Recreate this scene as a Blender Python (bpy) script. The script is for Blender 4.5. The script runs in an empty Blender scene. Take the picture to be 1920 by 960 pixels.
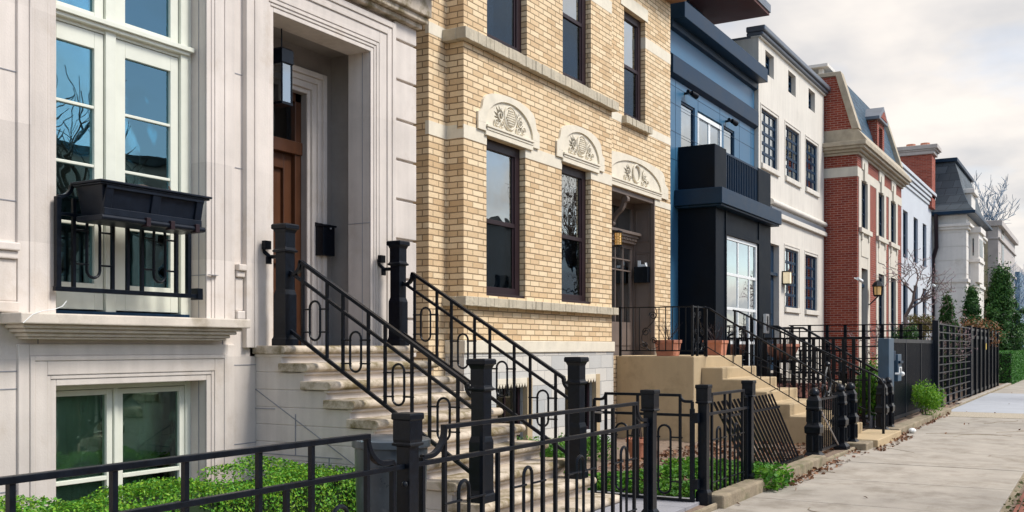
import bpy, math, random
from mathutils import Vector, Matrix
SC = bpy.context.scene; COL = SC.collection
# ---------------- camera
YAW = math.atan2(1105, 1900); CS, SN = math.cos(YAW), math.sin(YAW); H = 1.6
cam = bpy.data.objects.new('camera', bpy.data.cameras.new('camera')); COL.objects.link(cam)
cam.location = (0, 0, H); cam.rotation_euler = (math.pi/2, 0, YAW - math.pi/2)
cam.data.sensor_width = 36; cam.data.lens = 35.625; cam.data.shift_y = 170/1920
cam.data.clip_start = 0.05; cam.data.clip_end = 3000; SC.camera = cam
# ---------------- sky, sun, exposure
SUN_EL, SUN_AZ = math.radians(50), math.radians(163)
wd = bpy.data.worlds.new('World'); SC.world = wd; wd.use_nodes = True
nt = wd.node_tree; nt.nodes.clear()
def N(nt, t, **k):
    n = nt.nodes.new(t)
    for a, b in k.items(): setattr(n, a, b)
    return n
out = N(nt, 'ShaderNodeOutputWorld'); bg = N(nt, 'ShaderNodeBackground'); bg.inputs[1].default_value = 0.13
sky = N(nt, 'ShaderNodeTexSky', sky_type='NISHITA', sun_disc=False, sun_elevation=SUN_EL, sun_rotation=SUN_AZ)
tc = N(nt, 'ShaderNodeTexCoord'); sep = N(nt, 'ShaderNodeSeparateXYZ'); nt.links.new(tc.outputs['Generated'], sep.inputs[0])
def mth(nt, op, a, b=None, clamp=False):
    n = N(nt, 'ShaderNodeMath', operation=op, use_clamp=clamp)
    for i, v in enumerate((a, b)):
        if v is None: continue
        if isinstance(v, (int, float)): n.inputs[i].default_value = v
        else: nt.links.new(v, n.inputs[i])
    return n.outputs[0]
zz = mth(nt, 'ADD', mth(nt, 'MAXIMUM', sep.outputs[2], 0.0), 0.22)
cmb = N(nt, 'ShaderNodeCombineXYZ')
nt.links.new(mth(nt, 'DIVIDE', sep.outputs[0], zz), cmb.inputs[0]); nt.links.new(mth(nt, 'DIVIDE', sep.outputs[1], zz), cmb.inputs[1])
nz = N(nt, 'ShaderNodeTexNoise'); nz.inputs['Scale'].default_value = 1.1; nz.inputs['Detail'].default_value = 6; nz.inputs['Roughness'].default_value = .52
nt.links.new(cmb.outputs[0], nz.inputs['Vector'])
nz2 = N(nt, 'ShaderNodeTexNoise'); nz2.inputs['Scale'].default_value = 2.3; nz2.inputs['Detail'].default_value = 5
nt.links.new(cmb.outputs[0], nz2.inputs['Vector'])
# cover: closed cloud over the street ahead, broken over the roofs opposite
cov = mth(nt, 'ADD', mth(nt, 'MULTIPLY', sep.outputs[1], 1.0), mth(nt, 'MULTIPLY', sep.outputs[0], 0.42))
cov = mth(nt, 'ADD', cov, 0.70)
fac = mth(nt, 'ADD', mth(nt, 'MULTIPLY', mth(nt, 'SUBTRACT', nz.outputs[0], 0.5), 4.0), cov)
fac = mth(nt, 'MINIMUM', mth(nt, 'MAXIMUM', fac, 0.10), 0.97)
ramp = N(nt, 'ShaderNodeValToRGB'); nt.links.new(nz2.outputs[0], ramp.inputs[0])
cr = ramp.color_ramp; cr.elements[0].position = .34; cr.elements[0].color = (2.95, 2.93, 2.98, 1); cr.elements[1].position = .62; cr.elements[1].color = (4.7, 4.35, 4.0, 1)
mx = N(nt, 'ShaderNodeMixRGB'); nt.links.new(fac, mx.inputs[0]); nt.links.new(sky.outputs[0], mx.inputs[1]); nt.links.new(ramp.outputs[0], mx.inputs[2])
nt.links.new(mx.outputs[0], bg.inputs[0]); nt.links.new(bg.outputs[0], out.inputs[0])
sl = bpy.data.lights.new('sun', 'SUN'); sl.energy = 2.2; sl.angle = math.radians(16); sl.color = (1, .955, .9)
so = bpy.data.objects.new('sun', sl); COL.objects.link(so)
sd = Vector((math.sin(SUN_AZ)*math.cos(SUN_EL), math.cos(SUN_AZ)*math.cos(SUN_EL), math.sin(SUN_EL)))
so.rotation_euler = sd.to_track_quat('Z', 'Y').to_euler(); so.location = (10, -20, 30)
SC.view_settings.view_transform = 'Standard'; SC.view_settings.look = 'None'; SC.view_settings.gamma = 1
SC.view_settings.exposure = 0.82
SC.cycles.max_bounces = 8; SC.cycles.transparent_max_bounces = 16; SC.cycles.diffuse_bounces = 3; SC.cycles.glossy_bounces = 3

# ---------------- measuring helpers: a point of the picture on the plane Y (street-parallel) or X (across)
def dd(px): return (px - 960)/1900
def X(px, Y): d = dd(px); return Y*(CS + d*SN)/(SN - d*CS)
def Z(px, py, Y): d = dd(px); return H + Y/(SN - d*CS)*(650 - py)/1900
def YX(px, Xp): d = dd(px); return Xp*(SN - d*CS)/(CS + d*SN)
def ZX(px, py, Xp): d = dd(px); return H + Xp/(CS + d*SN)*(650 - py)/1900

# ---------------- materials
def mat(name, col, rough=.6, metal=0, spec=.5, var=.12, vs=3.0, bump=.0, bs=60, streak=0, stain=None, fine=0, coat=0, blocks=None):
    m = bpy.data.materials.new(name); m.use_nodes = True; t = m.node_tree; b = t.nodes['Principled BSDF']
    b.inputs['Roughness'].default_value = rough; b.inputs['Metallic'].default_value = metal; b.inputs['Specular IOR Level'].default_value = spec
    if coat: b.inputs['Coat Weight'].default_value = coat; b.inputs['Coat Roughness'].default_value = .2
    c = N(t, 'ShaderNodeTexCoord')
    n1 = N(t, 'ShaderNodeTexNoise'); n1.inputs['Scale'].default_value = vs; n1.inputs['Detail'].default_value = 6; n1.inputs['Roughness'].default_value = .62
    t.links.new(c.outputs['Object'], n1.inputs['Vector'])
    f = n1.outputs[0]
    if streak:
        mp = N(t, 'ShaderNodeMapping'); mp.inputs['Scale'].default_value = (7, 7, .55); t.links.new(c.outputs['Object'], mp.inputs[0])
        n2 = N(t, 'ShaderNodeTexNoise'); n2.inputs['Scale'].default_value = 1.5; n2.inputs['Detail'].default_value = 5; t.links.new(mp.outputs[0], n2.inputs['Vector'])
        f = mth(t, 'ADD', mth(t, 'MULTIPLY', f, 1-streak), mth(t, 'MULTIPLY', n2.outputs[0], streak))
    if fine:
        n4 = N(t, 'ShaderNodeTexNoise'); n4.inputs['Scale'].default_value = 90; n4.inputs['Detail'].default_value = 3; t.links.new(c.outputs['Object'], n4.inputs['Vector'])
        f = mth(t, 'ADD', mth(t, 'MULTIPLY', f, 1-fine), mth(t, 'MULTIPLY', n4.outputs[0], fine))
    r = N(t, 'ShaderNodeValToRGB'); t.links.new(f, r.inputs[0]); e = r.color_ramp.elements
    e[0].position = .3; e[1].position = .7
    e[0].color = (*[max(0, x*(1-var)) for x in col], 1); e[1].color = (*[min(1, x*(1+var)) for x in col], 1)
    cout = r.outputs[0]
    if stain:
        n3 = N(t, 'ShaderNodeTexNoise'); n3.inputs['Scale'].default_value = stain[1]; n3.inputs['Detail'].default_value = 8; n3.inputs['Roughness'].default_value = .7
        t.links.new(c.outputs['Object'], n3.inputs['Vector'])
        r3 = N(t, 'ShaderNodeValToRGB'); t.links.new(n3.outputs[0], r3.inputs[0]); r3.color_ramp.elements[0].position = stain[2]; r3.color_ramp.elements[1].position = stain[2]+.16
        m3 = N(t, 'ShaderNodeMixRGB'); t.links.new(mth(t, 'MULTIPLY', r3.outputs[0], stain[3]), m3.inputs[0]); t.links.new(cout, m3.inputs[1]); m3.inputs[2].default_value = (*stain[0], 1)
        cout = m3.outputs[0]
    if blocks:
        s_ = N(t, 'ShaderNodeSeparateXYZ'); t.links.new(c.outputs['Object'], s_.inputs[0]); cb_ = N(t, 'ShaderNodeCombineXYZ')
        t.links.new(mth(t, 'ADD', s_.outputs[0], s_.outputs[1]), cb_.inputs[0]); t.links.new(mth(t, 'ADD', s_.outputs[2], blocks[2]), cb_.inputs[1])
        kb_ = N(t, 'ShaderNodeTexBrick'); t.links.new(cb_.outputs[0], kb_.inputs['Vector'])
        for a_, q_ in (('Scale', 1), ('Mortar Size', 0), ('Bias', 0), ('Brick Width', blocks[0]), ('Row Height', blocks[1]), ('Color1', (.90, .89, .88, 1)), ('Color2', (1.07, 1.06, 1.05, 1))): kb_.inputs[a_].default_value = q_
        mb_ = N(t, 'ShaderNodeMixRGB', blend_type='MULTIPLY'); mb_.inputs[0].default_value = 1; t.links.new(cout, mb_.inputs[1]); t.links.new(kb_.outputs['Color'], mb_.inputs[2]); cout = mb_.outputs[0]
    t.links.new(cout, b.inputs['Base Color'])
    rr = N(t, 'ShaderNodeMapRange'); t.links.new(n1.outputs[0], rr.inputs[0]); rr.inputs['To Min'].default_value = max(0, rough-.1); rr.inputs['To Max'].default_value = min(1, rough+.1)
    t.links.new(rr.outputs[0], b.inputs['Roughness'])
    if bump:
        nb = N(t, 'ShaderNodeTexNoise'); nb.inputs['Scale'].default_value = bs; nb.inputs['Detail'].default_value = 4; t.links.new(c.outputs['Object'], nb.inputs['Vector'])
        bp = N(t, 'ShaderNodeBump'); bp.inputs['Strength'].default_value = bump; bp.inputs['Distance'].default_value = .01
        t.links.new(nb.outputs[0], bp.inputs['Height']); t.links.new(bp.outputs[0], b.inputs['Normal'])
    return m
def brick(name, c1, c2, mortar, w=.215, h=.0677, ms=.011, bump=.6, var=.25, rough=.85, axis='xy', off=.5, dist=.006, smooth=.25):
    m = bpy.data.materials.new(name); m.use_nodes = True; t = m.node_tree; b = t.nodes['Principled BSDF']
    b.inputs['Roughness'].default_value = rough; b.inputs['Specular IOR Level'].default_value = .3
    c = N(t, 'ShaderNodeTexCoord'); s = N(t, 'ShaderNodeSeparateXYZ'); t.links.new(c.outputs['Object'], s.inputs[0])
    n0 = N(t, 'ShaderNodeTexNoise'); n0.inputs['Scale'].default_value = 14; n0.inputs['Detail'].default_value = 3; t.links.new(c.outputs['Object'], n0.inputs['Vector'])
    s0 = N(t, 'ShaderNodeSeparateXYZ'); t.links.new(n0.outputs['Color'], s0.inputs[0])
    u = mth(t, 'ADD', s.outputs[0], s.outputs[1]); v = s.outputs[2]
    if axis == 'ground': u, v = s.outputs[0], s.outputs[1]
    u = mth(t, 'ADD', u, mth(t, 'MULTIPLY', mth(t, 'SUBTRACT', s0.outputs[0], .5), dist*2)); v = mth(t, 'ADD', v, mth(t, 'MULTIPLY', mth(t, 'SUBTRACT', s0.outputs[1], .5), dist*2))
    cb = N(t, 'ShaderNodeCombineXYZ'); t.links.new(u, cb.inputs[0]); t.links.new(v, cb.inputs[1])
    k = N(t, 'ShaderNodeTexBrick'); t.links.new(cb.outputs[0], k.inputs['Vector']); k.offset = off
    for a, q in (('Color1', (0, 0, 0, 1)), ('Color2', (1, 1, 1, 1)), ('Mortar', (.5, .5, .5, 1))): k.inputs[a].default_value = q
    for a, q in (('Scale', 1), ('Mortar Size', ms/2), ('Mortar Smooth', smooth), ('Bias', 0), ('Brick Width', w), ('Row Height', h)): k.inputs[a].default_value = q
    n1 = N(t, 'ShaderNodeTexNoise'); n1.inputs['Scale'].default_value = 1.3; n1.inputs['Detail'].default_value = 5; t.links.new(c.outputs['Object'], n1.inputs['Vector'])
    n2 = N(t, 'ShaderNodeTexNoise'); n2.inputs['Scale'].default_value = 45; n2.inputs['Detail'].default_value = 4; t.links.new(c.outputs['Object'], n2.inputs['Vector'])
    r = N(t, 'ShaderNodeValToRGB'); t.links.new(k.outputs['Color'], r.inputs[0])
    e = r.color_ramp.elements; e[0].color = (*c1, 1); e[1].color = (*c2, 1)
    x = e.new(.5); x.color = (*[(p+q)/2*1.05 for p, q in zip(c1, c2)], 1)
    hs = N(t, 'ShaderNodeHueSaturation'); t.links.new(r.outputs[0], hs.inputs['Color'])
    nS = N(t, 'ShaderNodeTexNoise'); nS.inputs['Scale'].default_value = .45; nS.inputs['Detail'].default_value = 8; nS.inputs['Roughness'].default_value = .7; t.links.new(c.outputs['Object'], nS.inputs['Vector'])
    soot = mth(t, 'MULTIPLY', mth(t, 'SUBTRACT', nS.outputs[0], .5), -.9*var)
    val = mth(t, 'ADD', soot, 0)
    val = mth(t, 'ADD', val, mth(t, 'ADD', mth(t, 'MULTIPLY', n1.outputs[0], var), mth(t, 'MULTIPLY', n2.outputs[0], var*1.3)))
    val = mth(t, 'ADD', val, 1-var*1.15)
    t.links.new(val, hs.inputs['Value'])
    mm = N(t, 'ShaderNodeMixRGB'); t.links.new(k.outputs['Fac'], mm.inputs[0]); t.links.new(hs.outputs[0], mm.inputs[1])
    mc = N(t, 'ShaderNodeMixRGB'); t.links.new(n1.outputs[0], mc.inputs[0]); mc.inputs[1].default_value = (*[x*.72 for x in mortar], 1); mc.inputs[2].default_value = (*[x*1.28 for x in mortar], 1)
    t.links.new(mc.outputs[0], mm.inputs[2]); t.links.new(mm.outputs[0], b.inputs['Base Color'])
    hgt = mth(t, 'ADD', mth(t, 'SUBTRACT', 1, k.outputs['Fac']), mth(t, 'MULTIPLY', n2.outputs[0], .5))
    bp = N(t, 'ShaderNodeBump'); bp.inputs['Strength'].default_value = bump; bp.inputs['Distance'].default_value = .01
    t.links.new(hgt, bp.inputs['Height']); t.links.new(bp.outputs[0], b.inputs['Normal'])
    return m
def glass(name, tint=(.62, .76, .76), refl=(.92, .98, 1), extra=.26, wob=.012, mult=2.0):
    m = bpy.data.materials.new(name); m.use_nodes = True; t = m.node_tree; t.nodes.clear()
    o = N(t, 'ShaderNodeOutputMaterial'); mixn = N(t, 'ShaderNodeMixShader'); tr = N(t, 'ShaderNodeBsdfTransparent'); gl = N(t, 'ShaderNodeBsdfGlossy')
    tr.inputs[0].default_value = (*tint, 1); gl.inputs[0].default_value = (*refl, 1); gl.inputs['Roughness'].default_value = 0.0
    fr = N(t, 'ShaderNodeFresnel'); fr.inputs[0].default_value = 1.52
    c = N(t, 'ShaderNodeTexCoord'); nb = N(t, 'ShaderNodeTexNoise'); nb.inputs['Scale'].default_value = 1.7; t.links.new(c.outputs['Object'], nb.inputs['Vector'])
    bp = N(t, 'ShaderNodeBump'); bp.inputs['Strength'].default_value = wob; bp.inputs['Distance'].default_value = .3
    t.links.new(nb.outputs[0], bp.inputs['Height']); t.links.new(bp.outputs[0], gl.inputs['Normal'])
    f = mth(t, 'ADD', mth(t, 'MULTIPLY', fr.outputs[0], mult), extra, clamp=True)
    t.links.new(f, mixn.inputs[0]); t.links.new(tr.outputs[0], mixn.inputs[1]); t.links.new(gl.outputs[0], mixn.inputs[2]); t.links.new(mixn.outputs[0], o.inputs[0])
    return m
def leafmat(name, cols, rough=.5, trans=.25):
    m = bpy.data.materials.new(name); m.use_nodes = True; t = m.node_tree; b = t.nodes['Principled BSDF']
    g = N(t, 'ShaderNodeNewGeometry'); r = N(t, 'ShaderNodeValToRGB'); t.links.new(g.outputs['Random Per Island'], r.inputs[0])
    e = r.color_ramp.elements; e[0].color = (*cols[0], 1); e[1].color = (*cols[-1], 1)
    for i, cc in enumerate(cols[1:-1]): x = e.new((i+1)/(len(cols)-1)); x.color = (*cc, 1)
    t.links.new(r.outputs[0], b.inputs['Base Color']); b.inputs['Roughness'].default_value = rough; b.inputs['Specular IOR Level'].default_value = .3
    if trans:
        o = t.nodes['Material Output']; tl = N(t, 'ShaderNodeBsdfTranslucent'); ms = N(t, 'ShaderNodeMixShader'); ms.inputs[0].default_value = trans
        t.links.new(r.outputs[0], tl.inputs[0]); t.links.new(b.outputs[0], ms.inputs[1]); t.links.new(tl.outputs[0], ms.inputs[2]); t.links.new(ms.outputs[0], o.inputs[0])
    return m
def emit(name, col, s):
    m = bpy.data.materials.new(name); m.use_nodes = True; b = m.node_tree.nodes['Principled BSDF']
    b.inputs['Base Color'].default_value = (*col, 1); b.inputs['Emission Color'].default_value = (*col, 1); b.inputs['Emission Strength'].default_value = s
    return m
LIME = mat('limestone', (.635, .578, .52), .8, var=.17, vs=2.2, bump=.14, bs=70, streak=.45, stain=((.42, .33, .23), 1.3, .54, .45), fine=.12, blocks=(1.35, .87, .23))
LIMED = mat('limestone_weathered', (.54, .46, .36), .85, var=.2, vs=4, bump=.25, bs=60, streak=.3, stain=((.14, .105, .035), 3.6, .45, .9), fine=.15)
JOINT = mat('mortar_joint', (.25, .25, .265), .9, var=.2)
CREAM = mat('cream_paint', (.70, .71, .60), .4, var=.05, vs=5)
GLASS = glass('window_glass')
GLASSD = glass('dark_window_glass', (.42, .5, .54), extra=.06, mult=.9)
GLASSS = glass('screened_window_glass', (.42, .5, .56), refl=(.5, .58, .66), extra=.03, mult=.7)
GLASSM = glass('clear_window_glass', (.8, .85, .85), extra=.04, mult=.7)
DARKIN = mat('dark_interior', (.05, .05, .05), .9)
ROOMIN = mat('room_interior', (.12, .11, .10), .9)
GLASSB = glass('tall_window_glass', (.72, .82, .80), refl=(.52, .86, .98), extra=.11, mult=1.7)
GLASSG = glass('cellar_window_glass', (.70, .80, .72), refl=(.6, .75, .70), extra=.10, mult=1.4)
SILLM = mat('sill_limestone', (.60, .535, .45), .85, var=.18, vs=4, bump=.2, streak=.3, stain=((.26, .21, .13), 2.6, .50, .6), fine=.15)
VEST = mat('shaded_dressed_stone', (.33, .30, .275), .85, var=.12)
BIN = mat('scratched_dark_plastic', (.045, .06, .075), .3, var=.3, vs=6, stain=((.2, .22, .24), 9, .6, .4))
CURT = mat('curtain_cloth', (.88, .90, .84), .9, var=.1)
WCURT = mat('white_sheer_cloth', (.75, .78, .8), .9, var=.08)
IRON = mat('black_painted_iron', (.003, .0055, .010), .32, spec=.24, var=.4, vs=25, bump=.10, bs=120, stain=((.10, .07, .05), 14, .66, .35))
IRONB = mat('blue_black_metal', (.006, .010, .018), .38, spec=.24, var=.25, vs=8, bump=.05)
WOOD = mat('door_wood', (.075, .027, .010), .4, var=.35, vs=6, streak=.7, bump=.05)
TANB = brick('cream_brick', (.60, .42, .235), (.80, .635, .41), (.28, .195, .11), w=.25, h=.0765, ms=.0155, bump=.9, var=.22, dist=.005)
BANDS = mat('cream_stone', (.72, .655, .52), .85, var=.12, vs=5, bump=.3, bs=60, stain=((.33, .28, .2), 2.5, .55, .4), fine=.15)
LEDGE = mat('grey_ledge_stone', (.49, .43, .32), .9, var=.2, vs=6, bump=.8, bs=24, stain=((.2, .18, .12), 3, .52, .6), fine=.2)
ASHL = brick('pale_ashlar', (.42, .43, .42), (.66, .62, .54), (.33, .32, .3), w=.42, h=.21, ms=.012, bump=.4, var=.2)
BROWN = mat('brown_frame_paint', (.022, .011, .014), .4, spec=.3, var=.2)
TAN = mat('tan_concrete', (.45, .345, .205), .85, var=.12, vs=1.6, bump=.25, bs=45, stain=((.22, .17, .09), 1.4, .52, .5), fine=.12, streak=.3)
BLUEP = mat('blue_grey_panel', (.038, .125, .22), .38, var=.1, vs=1.2)
NAVY = mat('navy_metal', (.005, .025, .055), .42, var=.2, vs=2, spec=.2)
CHAR = mat('charcoal_panel', (.002, .006, .012), .5, var=.2, vs=2, spec=.10)
STUC = mat('white_stucco', (.66, .615, .535), .9, var=.12, vs=1.2, bump=.15, bs=50, streak=.6, stain=((.5, .46, .38), 1.6, .56, .4))
STUCW = mat('bluish_white_stucco', (.53, .555, .58), .9, var=.07, vs=1.2, streak=.4)
ZINC = mat('grey_coping_metal', (.15, .17, .20), .4, metal=.3, var=.15)
REDB = brick('red_brick', (.19, .028, .016), (.275, .055, .03), (.36, .25, .2), w=.215, h=.0677, ms=.0125, bump=.3, var=.2)
REDB2 = brick('far_red_brick', (.24, .05, .03), (.36, .09, .055), (.3, .2, .17), bump=.2, var=.2)
SLATE = brick('blue_slate', (.02, .05, .08), (.045, .095, .14), (.01, .018, .025), w=.28, h=.17, ms=.012, bump=.8, var=.3, rough=.5)
SLATEG = brick('grey_slate', (.05, .065, .075), (.09, .11, .125), (.025, .03, .035), w=.5, h=.35, ms=.02, bump=.5, var=.3, rough=.6)
STONEP = mat('pale_dressed_stone', (.70, .66, .60), .85, var=.1, vs=2, streak=.4, stain=((.36, .29, .2), 1.3, .55, .4))
SANDS = mat('sandstone_strips', (.50, .42, .27), .9, var=.25, vs=3)
GREYST = mat('grey_dressed_stone', (.45, .41, .38), .85, var=.12)
TERRA = mat('terracotta', (.50, .20, .12), .75, var=.2, vs=8, bump=.1)
CONC = mat('sidewalk_concrete', (.37, .335, .285), .9, var=.2, vs=2.2, bump=.4, bs=80, stain=((.20, .17, .13), 1.5, .49, .65), fine=.25)
CONCB = mat('blue_grey_concrete', (.38, .40, .43), .85, var=.09, vs=1.5, bump=.2, bs=70, fine=.15)
PEBB = mat('pebble_concrete', (.40, .35, .27), .9, var=.55, vs=38, bump=1.0, bs=40)
KERB = mat('old_kerb_concrete', (.27, .22, .15), .95, var=.3, vs=5, bump=.8, bs=30, stain=((.09, .10, .035), 3.5, .50, .7), fine=.2)
SOIL = mat('garden_soil', (.20, .145, .105), .95, var=.45, vs=14, bump=1.0, bs=30, fine=.3)
MULCH = mat('red_mulch', (.16, .062, .045), .95, var=.5, vs=20, bump=1.0, bs=40, fine=.3)
PAVE = mat('grey_paving', (.28, .28, .30), .85, var=.15, vs=3, bump=.3, stain=((.15, .14, .12), 3, .55, .5))
BRKP = brick('brick_paving', (.20, .07, .05), (.32, .13, .09), (.10, .085, .06), w=.2, h=.1, ms=.012, axis='ground', bump=.6)
ASPH = mat('street_asphalt', (.055, .055, .057), .9, var=.2, vs=10, bump=.4, bs=90)
BARK = mat('tree_bark', (.10, .075, .06), .9, var=.3, vs=12, bump=.6, bs=30)
BARKB = mat('grey_bark', (.15, .22, .30), .9, var=.3, vs=8)
MAGB = mat('pale_bark', (.16, .12, .11), .9, var=.3, vs=8)
LEAFL = leafmat('boxwood_leaf', [(.03, .12, .012), (.08, .27, .02), (.14, .38, .03), (.28, .46, .03), (.10, .22, .03)])
LEAFD = leafmat('evergreen_leaf', [(.010, .045, .010), (.025, .09, .018), (.045, .14, .025), (.08, .17, .03)], trans=.1)
LEAFB = leafmat('brownish_leaf', [(.09, .07, .015), (.16, .12, .03), (.12, .13, .03)], trans=.15)
LEAFI = leafmat('ivy_leaf', [(.03, .12, .012), (.08, .24, .02), (.16, .34, .03)])
LITT = leafmat('fallen_leaf', [(.10, .045, .025), (.20, .10, .05), (.30, .16, .09), (.13, .06, .04)], trans=0)
HEDG = leafmat('clipped_hedge_leaf', [(.02, .10, .015), (.045, .17, .025), (.08, .24, .03)])
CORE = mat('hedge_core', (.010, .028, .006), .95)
BRASS = mat('brass', (.45, .28, .08), .35, metal=.8)
STEEL = mat('brushed_steel', (.42, .42, .44), .3, metal=.9)
GALV = mat('blue_grey_steel', (.04, .085, .135), .4, metal=.0, var=.2, vs=4)
WHITEP = mat('white_paint', (.78, .80, .78), .4, var=.04)
BRGREY = mat('taupe_door_paint', (.15, .115, .095), .5, var=.12, vs=3)
GLOW = emit('warm_lamp', (.8, .5, .2), .16)
GLOWW = emit('warm_white_lamp', (.9, .75, .5), .25)
MAROON = mat('maroon_soffit', (.10, .028, .022), .6, var=.15, vs=3)

# ---------------- mesh builder
class M:
    def __init__(s): s.v = []; s.f = []; s.mi = []
    def add(s, vs, fs, m=0):
        o = len(s.v); s.v += [tuple(v) for v in vs]; s.f += [tuple(i+o for i in f) for f in fs]; s.mi += [m]*len(fs); return s
    def box(s, x0, x1, y0, y1, z0, z1, m=0):
        if x0 > x1: x0, x1 = x1, x0
        if y0 > y1: y0, y1 = y1, y0
        if z0 > z1: z0, z1 = z1, z0
        return s.add([(x0,y0,z0),(x1,y0,z0),(x1,y1,z0),(x0,y1,z0),(x0,y0,z1),(x1,y0,z1),(x1,y1,z1),(x0,y1,z1)],
                     [(0,3,2,1),(4,5,6,7),(0,1,5,4),(1,2,6,5),(2,3,7,6),(3,0,4,7)], m)
    def prism(s, poly, ax, a, b, m=0):
        def p(q, t): return {'x': (t, q[0], q[1]), 'y': (q[0], t, q[1]), 'z': (q[0], q[1], t)}[ax]
        ar = sum(poly[i][0]*poly[(i+1) % len(poly)][1] - poly[(i+1) % len(poly)][0]*poly[i][1] for i in range(len(poly)))
        if (ar < 0) != (ax == 'y'): poly = poly[::-1]
        n = len(poly); vs = [p(q, min(a, b)) for q in poly] + [p(q, max(a, b)) for q in poly]
        return s.add(vs, [tuple(range(n))[::-1], tuple(range(n, 2*n))] + [(i, (i+1) % n, n+(i+1) % n, n+i) for i in range(n)], m)
    def tube(s, pts, r, n=8, closed=False, m=0, r1=None, sx=1):
        pts = [Vector(p) for p in pts]; L = len(pts); rings = []; up = None
        for i, p in enumerate(pts):
            a = pts[(i-1) % L] if (closed or i > 0) else p; b = pts[(i+1) % L] if (closed or i < L-1) else p
            d = (b-a).normalized() if (b-a).length > 1e-9 else Vector((0, 0, 1))
            if up is None: up = Vector((0, 0, 1)) if abs(d.z) < .9 else Vector((0, 1, 0))
            e = up - d*up.dot(d)
            if e.length < 1e-4: e = d.orthogonal()
            e.normalize(); g = d.cross(e); up = e
            rr = r if r1 is None else r + (r1-r)*i/max(1, L-1)
            rings.append([p + (e*math.cos(2*math.pi*k/n) + g*math.sin(2*math.pi*k/n)*sx)*rr for k in range(n)])
        vs = [v for q in rings for v in q]; fs = []
        for i in range(L if closed else L-1):
            j = (i+1) % L
            for k in range(n): fs.append((i*n+k, i*n+(k+1) % n, j*n+(k+1) % n, j*n+k))
        if not closed: fs += [tuple(range(n))[::-1], tuple(range((L-1)*n, L*n))]
        return s.add(vs, fs, m)
    def bar(s, p, q, w, h, m=0, up=(0, 0, 1)):
        p, q = Vector(p), Vector(q); d = (q-p).normalized(); u = Vector(up); u = (u-d*u.dot(d))
        if u.length < 1e-4: u = d.orthogonal()
        u.normalize(); g = d.cross(u)
        vs = [a + g*(w/2*i) + u*(h/2*j) for a in (p, q) for i, j in ((-1,-1),(1,-1),(1,1),(-1,1))]
        return s.add(vs, [(0,3,2,1),(4,5,6,7),(0,1,5,4),(1,2,6,5),(2,3,7,6),(3,0,4,7)], m)
    def strip(s, pts, w, h, side, m=0):
        # rectangular section swept along pts; side = fixed width axis
        pts = [Vector(p) for p in pts]; g = Vector(side); L = len(pts); vs = []; fs = []
        for i, p in enumerate(pts):
            d = (pts[min(i+1, L-1)] - pts[max(i-1, 0)]).normalized(); u = g.cross(d).normalized()
            vs += [p + g*(w/2*a) + u*(h/2*b) for a, b in ((-1,-1),(1,-1),(1,1),(-1,1))]
        for i in range(L-1):
            for k in range(4): fs.append((i*4+k, i*4+(k+1) % 4, i*4+4+(k+1) % 4, i*4+4+k))
        fs += [(3,2,1,0), tuple(range((L-1)*4, L*4))]
        return s.add(vs, fs, m)
    def lathe(s, prof, cx, cy, n=20, m=0, rot=0, sq=False):
        if sq: n = 4; rot = math.pi/4; k = math.sqrt(2)
        else: k = 1
        vs = []; fs = []; L = len(prof)
        for r, z in prof: vs += [(cx + r*k*math.cos(rot+2*math.pi*i/n), cy + r*k*math.sin(rot+2*math.pi*i/n), z) for i in range(n)]
        for j in range(L-1):
            for i in range(n): fs.append((j*n+i, j*n+(i+1) % n, (j+1)*n+(i+1) % n, (j+1)*n+i))
        fs += [tuple(range(n))[::-1], tuple(range((L-1)*n, L*n))]
        return s.add(vs, fs, m)
    def ball(s, c, r, n=12, m=0, sz=1):
        return s.lathe([(max(1e-4, r*math.sin(math.pi*i/8)), c[2]-r*sz*math.cos(math.pi*i/8)) for i in range(9)], c[0], c[1], n, m)
    def wall(s, Yf, x0, x1, z0, z1, holes, dep=.3, m=0):
        xs = sorted({x0, x1, *[v for h in holes for v in h[:2]]}); zs = sorted({z0, z1, *[v for h in holes for v in h[2:4]]})
        xs = [v for v in xs if x0 <= v <= x1]; zs = [v for v in zs if z0 <= v <= z1]
        for i in range(len(xs)-1):
            for j in range(len(zs)-1):
                a, b, c, d = xs[i], xs[i+1], zs[j], zs[j+1]; mx_, mz = (a+b)/2, (c+d)/2
                if any(h[0] < mx_ < h[1] and h[2] < mz < h[3] for h in holes): continue
                s.add([(a, Yf, c), (b, Yf, c), (b, Yf, d), (a, Yf, d)], [(0, 1, 2, 3)], m)
                s.add([(a, Yf+dep, c), (b, Yf+dep, c), (b, Yf+dep, d), (a, Yf+dep, d)], [(3, 2, 1, 0)], m)
        for h in holes:
            a, b, c, d = h[:4]; y = Yf; e = Yf+dep
            s.add([(a,y,c),(a,e,c),(a,e,d),(a,y,d)], [(3,2,1,0)], m); s.add([(b,y,c),(b,e,c),(b,e,d),(b,y,d)], [(0,1,2,3)], m)
            s.add([(a,y,d),(b,y,d),(b,e,d),(a,e,d)], [(0,1,2,3)], m); s.add([(a,y,c),(b,y,c),(b,e,c),(a,e,c)], [(3,2,1,0)], m)
        return s
    def build(s, name, mats, parent=None, smooth=False, bevel=0, loc=None):
        if not isinstance(mats, (list, tuple)): mats = [mats]
        me = bpy.data.meshes.new(name); base = Vector((0, 0, 0))
        if parent is not None: base = parent.get('_w') and Vector(parent['_w']) or Vector((0, 0, 0))
        if loc is not None: mybase = Vector(loc)
        else: mybase = base
        me.from_pydata([(v[0]-mybase.x, v[1]-mybase.y, v[2]-mybase.z) for v in s.v], [], s.f)
        for q in mats: me.materials.append(q)
        if len(mats) > 1: me.polygons.foreach_set('material_index', s.mi)
        if smooth: me.polygons.foreach_set('use_smooth', [True]*len(me.polygons))
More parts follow.
